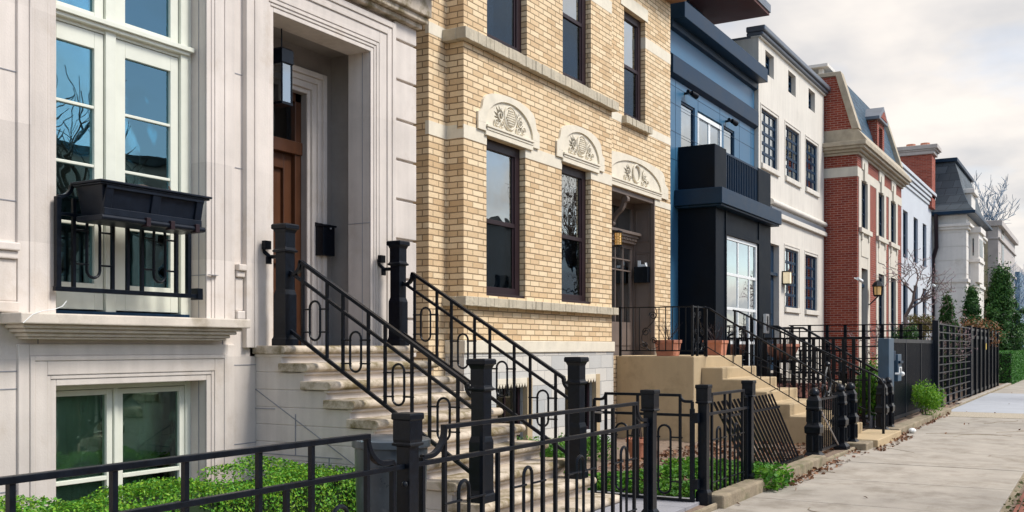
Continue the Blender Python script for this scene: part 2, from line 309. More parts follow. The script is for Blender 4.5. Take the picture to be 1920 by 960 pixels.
        o = bpy.data.objects.new(name, me); COL.objects.link(o)
        if parent is not None: o.parent = parent; o.location = mybase-base
        else: o.location = mybase
        o['_w'] = tuple(mybase)
        if smooth and smooth != 'all':
            me.set_sharp_from_angle(angle=math.radians(40))
        if bevel:
            b = o.modifiers.new('bevel', 'BEVEL'); b.width = bevel; b.segments = 2; b.limit_method = 'ANGLE'
        return o
def tag(o, label, cat, group=None, kind=None):
    o['label'] = label; o['category'] = cat
    if group: o['group'] = group
    if kind: o['kind'] = kind
    return o
def thing(name, label, cat, loc, group=None):
    o = bpy.data.objects.new(name, None); COL.objects.link(o); o.location = loc; o['_w'] = tuple(loc); o.empty_display_size = .2
    return tag(o, label, cat, group)
def struct(o): o['kind'] = 'structure'; return o
def B(name, m, par, *b, bevel=0):
    k = M()
    for q in b: k.box(*q)
    return k.build(name, m, par, bevel=bevel)
def kids(o): return [c for c in bpy.data.objects if c.parent == o]
def copy_thing(root, loc, label=None, rz=None):
    tree = {}
    for c in list(bpy.data.objects):
        if c.parent: tree.setdefault(c.parent.name, []).append(c)
    def cp(o, par):
        c = o.copy(); COL.objects.link(c); c.parent = par
        for k in tree.get(o.name, []): cp(k, c)
        return c
    r = cp(root, None); r.location = loc
    if label: r['label'] = label
    if rz is not None: r.rotation_euler.z = rz
    return r

# window: frame mesh (part) > pane, blind/curtain (sub-parts)
def win(par, x0, x1, z0, z1, y, fm, fw=.05, cols=1, rows=1, rail=None, mw=.02, gm=None, cur=None, th=.06, colx=None):
    k = M(); k.box(x0, x0+fw, y, y+th, z0, z1).box(x1-fw, x1, y, y+th, z0, z1).box(x0+fw, x1-fw, y, y+th, z1-fw, z1).box(x0+fw, x1-fw, y, y+th, z0, z0+fw)
    ix0, ix1, iz0, iz1 = x0+fw, x1-fw, z0+fw, z1-fw
    xs = colx or [ix0 + (ix1-ix0)*i/cols for i in range(1, cols)]
    for q in xs: k.box(q-mw/2, q+mw/2, y+.012, y+th-.01, iz0, iz1)
    for j in range(1, rows):
        q = iz0 + (iz1-iz0)*j/rows; k.box(ix0, ix1, y+.010, y+th-.012, q-mw/2, q+mw/2)
    if rail:
        k.box(ix0, ix1, y+.005, y+th-.005, rail-.03, rail+.03)
        k.box(ix0, ix0+.04, y+.02, y+th+.03, iz0, iz1).box(ix1-.04, ix1, y+.02, y+th+.03, iz0, iz1)
    w = k.build('window', fm, par, bevel=.004)
    if rail:
        pm = M(); pm.box(ix0-.005, ix1+.005, y+th/2-.003, y+th/2+.003, rail, iz1+.005); pm.build('pane', gm or GLASS, w)
        pm = M(); pm.box(ix0-.005, ix1+.005, y+th/2-.013, y+th/2-.007, iz0-.005, rail); pm.build('pane', GLASSS, w)
    else:
        pm = M(); pm.box(ix0-.005, ix1+.005, y+th/2-.003, y+th/2+.003, iz0-.005, iz1+.005); pm.build('pane', gm or GLASSD, w)
    if cur: cur(w, ix0, ix1, iz0, iz1, y+th+.08)
    return w
def wavy(par, x0, x1, z0, z1, y, m, name='curtain', n=None, amp=.025, seed=0):
    rg = random.Random(seed+int(x0*100)); n = n or max(8, int((x1-x0)*110)); vs = []; fs = []; ph = rg.random()*6
    for i in range(n+1):
        x = x0+(x1-x0)*i/n; yy = y + amp*math.sin(ph+(x-x0)*62+1.5*math.sin((x-x0)*17))
        vs += [(x, yy, z0), (x, yy+.01*math.sin(x*20), z1)]
    for i in range(n): fs.append((2*i, 2*i+2, 2*i+3, 2*i+1))
    k = M(); k.add(vs, fs); return k.build(name, m, par, smooth='all')
def blind(par, x0, x1, z0, z1, y, m, pitch=.05, name='blind'):
    k = M(); z = z0
    while z < z1:
        k.add([(x0, y+.02, z), (x1, y+.02, z), (x1, y, z+pitch*.8), (x0, y, z+pitch*.8)], [(0, 1, 2, 3)]); z += pitch
    k.box(x0, x1, y+.03, y+.035, z0, z1)
    return k.build(name, m, par)
# shell of a house: front wall with openings, sides, back, flat roof, dark rooms inside
def shell(par, x0, x1, yf, yb, z0, z1, holes, m, dep=.3, name='wall', inm=None, sidem=None, roof=True):
    k = M(); k.wall(yf, x0, x1, z0, z1, holes, dep)
    for a, b in ((x0, 1), (x1, -1)):
        q = [(a, yf, z0), (a, yb, z0), (a, yb, z1), (a, yf, z1)]; k.add(q, [(3, 2, 1, 0) if b == 1 else (0, 1, 2, 3)])
    k.add([(x0, yb, z0), (x1, yb, z0), (x1, yb, z1), (x0, yb, z1)], [(3, 2, 1, 0)])
    k.add([(x0, yf, z0), (x1, yf, z0), (x1, yf+dep, z0), (x0, yf+dep, z0)], [(3, 2, 1, 0)])
    o = k.build(name, m, par)
    i = M()
    i.add([(x0+.05, yf+dep+1.6, z0), (x1-.05, yf+dep+1.6, z0), (x1-.05, yf+dep+1.6, z1), (x0+.05, yf+dep+1.6, z1)], [(0, 1, 2, 3)])
    zq = z0+1.5
    i.build('room_backing', inm or ROOMIN, par)
    if roof: B('roof', ZINC, par, (x0, x1, yf+.01, yb, z1, z1+.06))
    return o
# ================= SETTING: ground sheets
struct(B('ground', ASPH, None, (-300, 1500, -600, -1.9, -.25, -.16)))
struct(B('verge', SOIL, None, (-60, 400, -1.7, .79, -.12, -.02)))
struct(B('kerb', CONC, None, (-60, 400, -1.9, -1.7, -.2, 0.0)))
k = M(); k.box(-60, 400, .79, 3.35, -.14, -.02)
struct(k.build('sidewalk_base', KERB))
k = M(); kb = M(); kp = M(); x = -15.0
cuts = [-15+1.97*i for i in range(21)]
rg = random.Random(4)
cuts = [c for c in cuts if c < 24.4] + [25.1]
for a, b in zip(cuts[:-1], cuts[1:]): k.box(a+.010, b-.010, .86, 3.28, -.06, rg.uniform(-.003, .003))
kp.box(25.1, 27.0, .86, 3.30, -.06, .004)
for a, b in ((27.02, 30.8), (30.82, 34.6), (34.62, 38.4)): kb.box(a+.006, b-.006, .86, 3.45, -.06, .006)
x = 38.4
while x < 150: k.box(x+.006, x+1.96, .86, 3.28, -.06, 0); x += 1.97
struct(k.build('sidewalk', CONC, bevel=.008)); struct(kp.build('sidewalk_pebble_strip', PEBB)); struct(kb.build('sidewalk_driveway_crossing', CONCB, bevel=.008))
# front gardens
k = M(); rg = random.Random(2); nx, ny = 200, 20
vs = [( -10 + 130*i/nx, 3.3 + 5.2*j/ny, .03 + rg.uniform(-.012, .03)) for j in range(ny+1) for i in range(nx+1)]
k.add(vs, [(j*(nx+1)+i, j*(nx+1)+i+1, (j+1)*(nx+1)+i+1, (j+1)*(nx+1)+i) for j in range(ny) for i in range(nx)])
struct(k.build('garden_soil', SOIL, smooth=True))
struct(B('ground_behind_houses', SOIL, None, (-300, 1500, 8.4, 900, -.2, -.03)))
k = M()
for i in range(4):
    for j in range(4): k.box(7.3+.62*i, 7.3+.62*i+.612, 3.42+.62*j, 3.42+.62*j+.612, -.05, .072)
struct(k.build('entry_path', PAVE, bevel=.004))
k = M(); k.box(-10, 8.1, 3.30, 3.46, -.1, .09).box(9.7, 14.0, 3.22, 3.42, -.1, .13).box(19.3, 26.6, 3.14, 3.40, -.1, .12).box(16.2, 17.0, 3.12, 3.5, -.1, .11)
k.box(-10, 120, 3.285, 3.325, -.13, .055)
struct(k.build('garden_edging', KERB, bevel=.02))
k = M(); k.box(30, 60, 3.30, 3.46, -.1, .07); struct(k.build('far_garden_edging', CONC, bevel=.01))

# ================= HOUSE 1: limestone town house
Y1 = 6.9
h1 = thing('limestone_house', 'pale limestone town house with moulded door surround and tall cream windows', 'house', (4, Y1, 0))
wx0, wx1 = X(104, Y1), X(386, Y1)          # window opening
dx0, dx1 = X(511, Y1), 8.78                # door opening
bz0, bz1 = .12, 1.30; wz0, wz1 = 1.84, 5.15; dz1 = Z(690, 95, Y1)
L1 = 1.61
shell(h1, -3, 9.58, Y1, 14, -.1, 9.4, [(wx0, wx1, wz0, wz1), (wx0, wx1, bz0, bz1), (dx0, dx1, L1, dz1)], LIME, dep=.30)
# mouldings around openings: stepped architraves (real relief)
def architrave(par, x0, x1, z0, z1, y, w, m, name='surround', sill=False, prof=((0, .03), (.25, .055), (.45, .035), (.8, .06)), low=None):
    k = M(); n = len(prof)
    for i, (a, p) in enumerate(prof):
        b = prof[i+1][0] if i+1 < n else 1.0
        o0, o1 = w*a, w*b
        k.box(x0-o1, x0-o0, y-p, y+.01, z0, z1+o1); k.box(x1+o0, x1+o1, y-p, y+.01, z0, z1+o1); k.box(x0-o0, x1+o0, y-p, y+.01, z1+o0, z1+o1)
    return k.build(name, m, par, bevel=.006)
PR = ((0, .010), (.16, .018), (.26, .026), (.60, .034), (.72, .024))
architrave(h1, wx0, wx1, wz0+.0, wz1, Y1, X(437, Y1)-wx1, LIME, prof=PR)
architrave(h1, wx0, wx1, -.05, bz1, Y1, X(436, Y1)-wx1, LIME, prof=PR)
architrave(h1, dx0, dx1, L1-.02, dz1, Y1, .40, LIME, name='door_surround', prof=((0, .012), (.12, .022), (.20, .032), (.30, .04), (.62, .055), (.72, .046), (.84, .06)))
# great sill of the upper window
a, b = X(35, 6.65), X(466, 6.65)
k = M(); k.box(a, b, 6.62, Y1+.2, 1.765, 1.845)
for i, (p, z0, z1) in enumerate(((.05, 1.735, 1.765), (.085, 1.705, 1.735), (.125, 1.675, 1.705), (.15, 1.655, 1.675))): k.box(a+p, b-p, 6.62+p, Y1, z0, z1)
k.build('window_sill', SILLM, h1, bevel=.012)
# plinth courses between the surrounds
k = M()
for a, b in ((-3, wx0-(X(437, Y1)-wx1)-.004), (X(438, Y1)+.004, dx0-.404)):
    k.box(a, b, Y1-.07, Y1, 2.30, 2.36).box(a, b, Y1-.045, Y1, 2.24, 2.30).box(a, b, Y1-.02, Y1, 1.93, 2.24).box(a, b, Y1-.05, Y1, 1.85, 1.93)
k.build('plinth_moulding', LIME, h1, bevel=.01)
# entablature over the door and frieze
k = M(); ex = dx0-.62
k.box(ex, 9.63, 6.80, Y1, 5.27, 5.33).box(ex, 9.66, 6.74, Y1, 5.33, 5.40).box(ex, 9.68, 6.70, Y1, 5.40, 5.62).box(ex-.05, 9.72, 6.64, Y1, 5.62, 5.68).box(ex-.1, 9.80, 6.54, Y1, 5.68, 5.76).box(ex-.15, 9.86, 6.46, Y1, 5.76, 5.95)
k.box(9.581, 9.625, 6.901, 9.5, 5.272, 5.328).box(9.581, 9.675, 6.901, 9.5, 5.402, 5.618).box(9.581, 9.79, 6.901, 9.5, 5.682, 5.948)
k.build('entablature', LIMED, h1, bevel=.012)
B('parapet', LIME, h1, (-3, 9.66, 6.75, 7.1, 9.4, 9.75), bevel=.02)
# quoins
k = M(); z = L1-.2; qx0, qx1 = 9.19, 9.60
zq = 2.815-.45*3
while zq < 5.2:
    k.box(qx0, qx1, Y1-.035, Y1+.5, zq+.014, min(zq+.45-.014, 5.27)); zq += .45
k.build('quoin', LIME, h1, bevel=.008)
# masonry joints, thin raised pointing
k = M()
def hj(x0, x1, z): k.box(x0, x1, Y1-.004, Y1+.001, z-.004, z+.004)
def vj(x, z0, z1): k.box(x-.004, x+.004, Y1-.003, Y1+.001, z0, z1)
for z in (2.75, 3.70, 4.65, 1.37, .62): hj(-3, X(50, Y1), z-.08)
sx = X(438, Y1)
for z in (3.25, 4.12, 4.98): hj(sx, dx0-.4, z)
for z in (1.43, .70): hj(sx, 7.05, z)
vj(X(71, Y1), 1.42, 1.66); vj(X(417, Y1), 1.42, 1.66); hj(-3, sx, 1.42)
for x, a, b in ((2.2, 2.4, 5), (3.3, .3, 1.3)): vj(x, a, b)
# joints on the jamb reveals and surrounds
for z in (2.24,): k.box(wx1+.002, wx1+.10, Y1-.052, Y1-.02, z-.003, z+.003); k.box(wx1-.001-.004, wx1-.001, Y1, Y1+.2, z-.003, z+.003)
k.box(wx1-.004, wx1, 6.985, 6.991, wz0, wz1); k.box(wx1-.004, wx1, 6.985, 6.991, bz0, bz1); k.box(dx1-.004, dx1, 7.0, 7.006, L1, dz1)
k.box(dx1-.004, dx1, Y1, 7.2, 2.95, 2.956)
k.build('mortar_joint', JOINT, h1)
# ---- upper French window
yw = 7.09; e = .14
k = M(); ft = 4.22
k.box(wx0, wx0+.06, yw, yw+.12, wz0+.02, wz1).box(wx1-.13, wx1-.05, yw-.02, yw+.12, wz0+.02, wz1).box(wx1-.05, wx1, yw-.005, yw+.12, wz0+.02, wz1)
k.box(wx0+.06, wx1-.13, yw, yw+.12, ft-.05, ft+.02).box(wx0+.02, wx1-.02, yw-.07, yw+.03, ft+.01, ft+.05).box(wx0+.03, wx1-.05, yw-.045, yw+.03, ft-.02, ft+.01).box(wx0, wx1-.05, yw, yw+.12, wz1-.06, wz1)
cx = X(206, yw)
k.box(cx-.05, cx+.05, yw-.015, yw+.11, wz0+.03, wz1)
w1 = k.build('window', CREAM, h1, bevel=.004)
B('threshold', NAVY, w1, (wx0, wx1-.06, yw-.05, yw+.1, wz0-.01, wz0+.045))
for (a, b, s) in ((wx0+.06, cx-.05, 0), (cx+.05, wx1-.13, 1)):
    gw = .085
    lx0, lx1 = a+.006, b-.006
    g0, g1 = lx0+gw+(.02 if s else 0), lx1-gw-.0
    k = M(); z0, z1 = wz0+.06, ft-.055; gz0, gz1 = 2.115, 4.03
    k.box(lx0, g0, yw+.01, yw+.07, z0, z1).box(g1, lx1, yw+.01, yw+.07, z0, z1).box(g0, g1, yw+.01, yw+.07, z0, gz0).box(g0, g1, yw+.01, yw+.07, gz1, z1)
    for j in range(1, 4): q = gz0+(gz1-gz0)*j/4; k.box(g0, g1, yw+.015, yw+.065, q-.012, q+.012)
    sh = k.build('casement', CREAM, w1, bevel=.004)
    B('pane', GLASSB, sh, (g0-.003, g1+.003, yw+.038, yw+.043, gz0-.003, gz1+.003))
    k = M(); z0, z1 = ft+.055, wz1-.06
    k.box(lx0, g0, yw+.01, yw+.07, z0, z1).box(g1, lx1, yw+.01, yw+.07, z0, z1).box(g0, g1, yw+.01, yw+.07, z0, z0+.05).box(g0, g1, yw+.01, yw+.07, z1-.05, z1)
    sh = k.build('transom_light', CREAM, w1, bevel=.004)
    B('pane', GLASSB, sh, (g0-.003, g1+.003, yw+.038, yw+.043, z0+.04, z1-.04))
    wavy(w1, g1-.24 if s else lx0, g1-.09 if s else g0+.03, wz0+.1, wz1-.1, yw+.125, CURT, amp=.014)
# ---- basement window
k = M(); cx = X(217, yw)
k.box(wx0, wx0+.05, yw, yw+.1, bz0, bz1).box(wx1-.06, wx1, yw, yw+.1, bz0, bz1).box(wx0+.05, wx1-.06, yw, yw+.1, bz1-.045, bz1).box(cx-.02, cx+.02, yw-.01, yw+.1, bz0, bz1-.045)
w2 = k.build('window', CREAM, h1, bevel=.004)
for (a, b) in ((wx0+.05, cx-.02), (cx+.02, wx1-.06)):
    k = M(); k.box(a+.004, a+.06, yw+.01, yw+.07, bz0, bz1-.05).box(b-.06, b-.004, yw+.01, yw+.07, bz0, bz1-.05).box(a+.06, b-.06, yw+.01, yw+.07, bz1-.095, bz1-.05).box(a+.06, b-.06, yw+.01, yw+.07, .50, .535)
    sh = k.build('casement', CREAM, w2, bevel=.004)
    B('pane', GLASSG, sh, (a+.055, b-.055, yw+.038, yw+.043, bz0, bz1-.09))
    wavy(w2, a+.04, b-.04, bz0, bz1-.06, yw+.12, CURT, amp=.012)
# ---- vestibule and front door
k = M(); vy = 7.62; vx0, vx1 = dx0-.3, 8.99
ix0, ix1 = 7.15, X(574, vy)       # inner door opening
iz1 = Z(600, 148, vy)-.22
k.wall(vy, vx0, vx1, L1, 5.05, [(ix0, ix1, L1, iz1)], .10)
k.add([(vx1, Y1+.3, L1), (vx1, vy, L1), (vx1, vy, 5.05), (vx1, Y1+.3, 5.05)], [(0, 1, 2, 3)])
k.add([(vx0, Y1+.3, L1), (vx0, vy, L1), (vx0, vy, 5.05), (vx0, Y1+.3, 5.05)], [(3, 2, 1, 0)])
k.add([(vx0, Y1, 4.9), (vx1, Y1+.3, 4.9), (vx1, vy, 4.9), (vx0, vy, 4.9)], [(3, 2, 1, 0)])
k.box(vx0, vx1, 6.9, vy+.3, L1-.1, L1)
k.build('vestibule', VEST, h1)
architrave(h1, ix0, ix1, L1, iz1, vy, .24, LIME, name='inner_surround', prof=((0, .02), (.2, .05), (.5, .07), (.75, .1)))
k = M(); dy = vy+.07
k.box(ix1-.10, ix1, dy, dy+.12, L1, iz1).box(ix0, ix0+.1, dy, dy+.12, L1, iz1).box(ix0, ix1, dy, dy+.12, iz1-.1, iz1).box(ix0, ix1, dy-.02, dy+.12, 3.72, 3.86)
door = k.build('door', WOOD, h1, bevel=.006)
B('transom_pane', GLASSD, door, (ix0+.1, ix1-.1, dy+.06, dy+.07, 3.86, iz1-.1))
k = M(); a, b = ix0+.1, ix1-.1
k.box(a, b, dy+.09, dy+.11, L1+.02, 3.72)
for p, q in ((a, a+.13), (b-.13, b)): k.box(p, q, dy+.05, dy+.12, L1+.02, 3.72)
for z in (L1+.02, 2.5, 3.55): k.box(a+.13, b-.13, dy+.05, dy+.12, z, z+.17)
k.build('door_leaf', WOOD, door, bevel=.008)
# ---- front stairs
ST = M(); sx0, sx1 = 7.05, 9.08; n0, rise, run = 6.50, .1625, .27
for i in range(10):
    zt = L1-rise*i; yn = n0-run*i; yb = Y1 if i == 0 else n0-run*(i-1)+.03
    # riser block and rounded nosing slab
    ST.box(sx0, sx1, yn+.07, Y1-.001, (zt-rise-.085 if i < 9 else -.1), zt-.085, 0)
    pr = [(yb+.05 if i else Y1, zt-.078), (yb+.05 if i else Y1, zt), (yn+.028, zt), (yn+.006, zt-.008), (yn-.008, zt-.024), (yn-.012, zt-.040), (yn-.006, zt-.058), (yn+.008, zt-.072), (yn+.03, zt-.078)]
    ST.prism(pr, 'x', sx0-.045, sx1+.045, 1)
    ST.box(sx0-.015, sx1+.01, yn+.035, yn+.09 if i else Y1, zt-.105, zt-.078, 0)
stp = ST.build('stairs', [LIME, LIMED], h1, bevel=.008)
k = M()
xx = sx0-.003
def xb(y0, z0, y1, z1, w=.007): k.bar((xx, y0, z0), (xx, y1, z1), .006, w, up=(0, -(z1-z0), y1-y0))
xb(6.9, 1.20, 4.6, -.05); xb(6.9, 1.02, 6.65, 1.02); xb(6.9, .60, 5.85, .60); xb(6.4, .98, 6.4, .6); xb(6.0, .60, 6.0, .15); xb(6.9, .15, 5.1, .15); xb(5.35, .15, 5.35, -.0)
k.build('stair_joint', JOINT, stp)

# ---- iron newels and stair railings
def newel(par, x, y, z0, hgt):
    w = .062
    pr = [(.088, 0), (.088, .06), (.08, .075), (.075, .10), (.075, .42*hgt), (.072, .43*hgt), (.066, .45*hgt), (.062, .46*hgt), (.062, hgt-.27), (.082, hgt-.262), (.085, hgt-.248), (.07, hgt-.235), (.066, hgt-.22), (.066, hgt-.085), (.072, hgt-.07), (.078, hgt-.055), (.092, hgt-.045), (.092, hgt-.012), (.084, hgt), (.001, hgt+.002)]
    return M().lathe([(r, z0+z) for r, z in pr], x, y, sq=True).build('newel_post', IRON, par, bevel=.002)
def oval(k, c, w, hh, r, ax):
    # upright stadium ring; ax: unit vector of its width
    ax = Vector(ax); c = Vector(c); R = w/2; pts = []
    for i in range(9): a = math.pi*i/8; pts.append(c + ax*(R*math.cos(a)) + Vector((0, 0, hh/2-R+R*math.sin(a))))
    for i in range(9): a = math.pi+math.pi*i/8; pts.append(c + ax*(R*math.cos(a)) + Vector((0, 0, -(hh/2-R)+R*math.sin(a))))
    k.tube(pts, r, n=8, closed=True); return k
def stair_rail(x, label):
    t = thing('stair_railing', label, 'railing', (x, 5.5, .9), 'iron railings of the limestone stairs')
    newel(t, x, 6.63, L1, 1.14); newel(t, x, 4.46, .31, 1.19)
    sl = .6; yt, yb = 6.44, 4.60
    zt = lambda y: 1.29+sl*(y-4.60)
    k = M(); k.bar((x, yb, zt(yb)), (x, yt, zt(yt)), .045, .03, up=(0, -sl, 1))
    # goosenecks
    k.strip([(x, yt-.01, zt(yt)+.005)] + [(x, yt+.10*(1-math.cos(a)), zt(yt)-.02-.10*math.sin(a)) for a in [math.radians(10*i) for i in range(10)]] + [(x, 6.56, zt(yt)-.12)], .045, .03, (1, 0, 0))
    k.strip([(x, yb+.01, zt(yb)+.006)] + [(x, yb-.085*(1-math.cos(a)), zt(yb)-.01-.10*math.sin(a)) for a in [math.radians(10*i) for i in range(10)]] + [(x, 4.52, zt(yb)-.11)], .045, .03, (1, 0, 0))
    k.build('handrail', IRON, t, bevel=.004)
    k = M(); k.bar((x, 4.52, zt(4.52)-.17), (x, 6.57, zt(6.57)-.17), .03, .028, up=(0, -sl, 1)); k.build('middle_rail', IRON, t, bevel=.003)
    k = M(); k.bar((x, 4.50, zt(4.50)-.72), (x, 6.60, zt(6.60)-.72), .03, .032, up=(0, -sl, 1)); k.build('bottom_rail', IRON, t, bevel=.003)
    P = .476
    for j in range(4):
        y0 = 6.44-.03-P*j
        for yy in (y0, y0-.29):
            top = zt(yy)-.01
            if yy > 4.62: B('baluster', IRON, t, (x-.012, x+.012, yy-.012, yy+.012, zt(yy)-.72, top))
        yc = y0-.145; zc = zt(yc)-.45
        if yc > 4.6:
            k = M(); oval(k, (x, yc, zc), .125, .36, .011, (0, 1, 0))
            for dz in (-.105, .105):
                k.tube([(x, y0+.02, zc+dz), (x, yc+.05, zc+dz)], .008, 6); k.tube([(x, y0-.31, zc+dz), (x, yc-.05, zc+dz)], .008, 6)
            k.build('oval_ring', IRON, t, smooth=True)
    return t
t = stair_rail(7.16, 'black stair railing between two square newels, next to the hedge under the limestone house windows')
k = M(); k.tube([(7.16, 6.70, 2.45), (7.14, 6.80, 2.45), (7.12, 6.86, 2.5), (7.11, 6.86, 2.56)], .02, 8); k.box(7.07, 7.15, 6.84, 6.795, 2.52, 2.6).box(7.08, 7.14, 6.8, 6.78, 2.38, 2.45); k.build('wall_bracket', IRON, t)
t = stair_rail(8.93, 'black stair railing between two square newels, on the brick house side of the stairs')
k = M(); k.tube([(8.93, 6.70, 2.45), (8.91, 6.80, 2.45), (8.89, 6.86, 2.5), (8.88, 6.86, 2.56)], .02, 8); k.box(8.84, 8.92, 6.84, 6.795, 2.52, 2.6).box(8.85, 8.91, 6.8, 6.78, 2.38, 2.45); k.build('wall_bracket', IRON, t)

# ---- lantern, letter box
yl = 7.18; lx = X(528, yl); zt_, zb_ = Z(528, 92, yl), Z(528, 195, yl)
t = thing('hanging_lantern', 'black hanging lantern with glass sides in the doorway of the limestone house', 'lantern', (lx, yl, zb_))
k = M(); k.lathe([(.08, zt_-.16), (.085, zt_-.15), (.085, zt_-.02), (.07, zt_), (.01, zt_+.01)], lx, yl, sq=True); k.tube([(lx, yl, zt_), (lx, yl, 4.9)], .008)
k.build('cap', IRON, t, bevel=.004)
k = M()
for a, b in ((-1, -1), (1, -1), (1, 1), (-1, 1)): k.box(lx+a*.07-.006, lx+a*.07+.006, yl+b*.07-.006, yl+b*.07+.006, zb_, zt_-.15)
k.box(lx-.08, lx+.08, yl-.08, yl+.08, zb_-.015, zb_+.01)
k.build('frame', IRON, t)
B('glass_side', GLASS, t, (lx-.066, lx+.066, yl-.068, yl-.064, zb_+.01, zt_-.15), (lx-.068, lx-.064, yl-.066, yl+.066, zb_+.01, zt_-.15), (lx+.064, lx+.068, yl-.066, yl+.066, zb_+.01, zt_-.15))
k = M(); k.lathe([(.03, zb_+.01), (.03, zb_+.2), (.01, zb_+.21)], lx, yl, 12); k.build('bulb_sleeve', WHITEP, t)
mx0 = X(611, 7.42); mz0, mz1 = Z(622, 480, 7.45), Z(622, 421, 7.45)
t = thing('letter_box', 'black wall letter box beside the wooden door of the limestone house', 'mailbox', (mx0+.1, 7.5, mz0))
B('box', IRON, t, (mx0, mx0+.2, 7.46, 7.615, mz0, mz1-.03), bevel=.006)
kl = M(); kl.prism([(7.44, mz1-.03), (7.617, mz1-.03), (7.617, mz1+.03), (7.44, mz1-.01)], 'x', mx0-.01, mx0+.21); lid = kl.build('lid', IRON, t, bevel=.004)
kl = M(); kl.ball((mx0+.1, 7.435, mz1-.05), .012); kl.build('knob', STEEL, lid)

# ---- window guard and planter
yg = 6.84
t = thing('window_guard', 'low black iron window guard with oval rings before the tall cream window', 'railing', (5.5, yg, 2.0))
gx0, gx1 = X(108, yg), X(353, yg); gz0, gz1 = 2.04, 2.74
B('bottom_rail', IRON, t, (gx0-.03, gx1+.12, yg-.018, yg+.018, gz0-.018, gz0+.018), (gx1+.08, gx1+.14, yg-.03, yg+.06, gz0-.03, gz0+.07), bevel=.003)
B('corner_post', IRON, t, (gx0-.02, gx0+.02, yg-.02, yg+.02, gz0, gz1), bevel=.003); B('corner_post', IRON, t, (gx1-.02, gx1+.02, yg-.02, yg+.02, gz0, gz1), bevel=.003)
k = M(); k.strip([(gx0+.12*math.sin(a), yg, gz1+.10*(1-math.cos(a))) for a in [math.radians(10*i) for i in range(10)]][::1], .03, .03, (0, 1, 0)); k.box(gx0+.12, gx1-.1, yg-.015, yg+.015, gz1+.085, gz1+.115)
k.box(gx0, gx1, yg-.012, yg+.012, 2.6, 2.625)
k.build('top_rail', IRON, t, bevel=.003)
for px in (138, 211, 239, 266, 330):
    x = X(px, yg); B('baluster', IRON, t, (x-.013, x+.013, yg-.013, yg+.013, gz0, gz1+.0))
for px, n1, n2 in ((175, 138, 211), (299, 266, 330)):
    x = X(px, yg); k = M(); oval(k, (x, yg, 2.37), .12, .46, .012, (1, 0, 0))
    for dz in (-.13, .13): k.tube([(X(n1, yg), yg-.008, 2.37+dz), (x-.05, yg-.008, 2.37+dz)], .008, 6); k.tube([(X(n2, yg), yg-.008, 2.37+dz), (x+.05, yg-.008, 2.37+dz)], .008, 6)
    k.build('oval_ring', IRON, t, smooth=True)
bx0, bx1, by0, by1, zb, zt2 = 5.04, 6.06, 6.50, 6.80, 2.60, 2.87
t = thing('window_box', 'long black panelled flower box hung on the iron window guard', 'planter', (5.5, 6.65, zb))
k = M(); i = .05
vs = [(bx0+i, by0+i, zb), (bx1-i, by0+i, zb), (bx1-i, by1, zb), (bx0+i, by1, zb), (bx0, by0, zt2-.03), (bx1, by0, zt2-.03), (bx1, by1, zt2-.03), (bx0, by1, zt2-.03)]
k.add(vs, [(0, 3, 2, 1), (0, 1, 5, 4), (1, 2, 6, 5), (2, 3, 7, 6), (3, 0, 4, 7), (4, 5, 6, 7)])
k.build('trough', IRONB, t, bevel=.005)
k = M()
def pan(x, z): f = (z-zb)/(zt2-.03-zb); return by0+i*(1-f)
for a, b in ((bx0+.03, bx0+.10), ((bx0+bx1)/2-.04, (bx0+bx1)/2+.04), (bx1-.10, bx1-.03)):
    k.add([(a, pan(0, zb)-.02, zb), (b, pan(0, zb)-.02, zb), (b, by0-.02, zt2-.03), (a, by0-.02, zt2-.03), (a, pan(0, zb)+.01, zb), (b, pan(0, zb)+.01, zb), (b, by0+.01, zt2-.03), (a, by0+.01, zt2-.03)], [(0, 1, 2, 3), (1, 5, 6, 2), (4, 0, 3, 7), (3, 2, 6, 7), (0, 4, 5, 1)])
k.box(bx0+.03, bx1-.03, by0+.01, by0+.035, zb+.0, zb+.055).box(bx0+.03, bx1-.03, by0-.018, by0+.01, zt2-.07, zt2-.03)
k.build('panelling', IRONB, t, bevel=.004)
k = M(); k.box(bx0-.04, bx1+.04, by0-.04, by1+.02, zt2-.03, zt2-.012).box(bx0-.025, bx1+.025, by0-.025, by1+.01, zt2-.045, zt2-.03); k.build('rim', IRONB, t, bevel=.005)
k = M(); k.prism([(by0+.0, zb-.04), (by0-.01, zb-.02), (by0, zb), (by1, zb), (by1, zb-.045), (by0+.03, zb-.045)], 'x', bx0+.0, bx1+.0); k.build('base_ledge', IRONB, t, bevel=.006)
for x in (bx0+.42, bx0+.66, bx1-.1):
    B('clamp', BROWN, t, (x-.02, x+.02, by0-.02, by0+.05, zb-.055, zb+.015), bevel=.003)
k = M()
for a, b, hh in ((5.02, 5.3, .04), (5.38, 5.66, .05)):
    k.tube([(a+(b-a)*j/8, 6.62, zt2-.03+hh*math.sin(math.pi*j/8)) for j in range(9)], .006, 6)
k.tube([(5.78, 6.62, zt2-.1), (5.79, 6.62, zt2+.02), (5.785, 6.63, zt2+.05)], .008, 6)
k.build('dry_stem', BARK, t)
# thin white cable over the sill
k = M(); pts = [(X(px, 6.75), 6.80-.1*math.sin(i), Z(px, py, 6.75)) for i, (px, py) in enumerate(((22, 606), (40, 590), (60, 583), (80, 581), (96, 575), (104, 565)))]
pts = [(x_, 6.62, z_) for x_, y_, z_ in pts]; k.tube(pts, .0028, 6); tag(k.build('cable', WHITEP, None, smooth=True), 'thin white cable running over the limestone sill', 'cable')

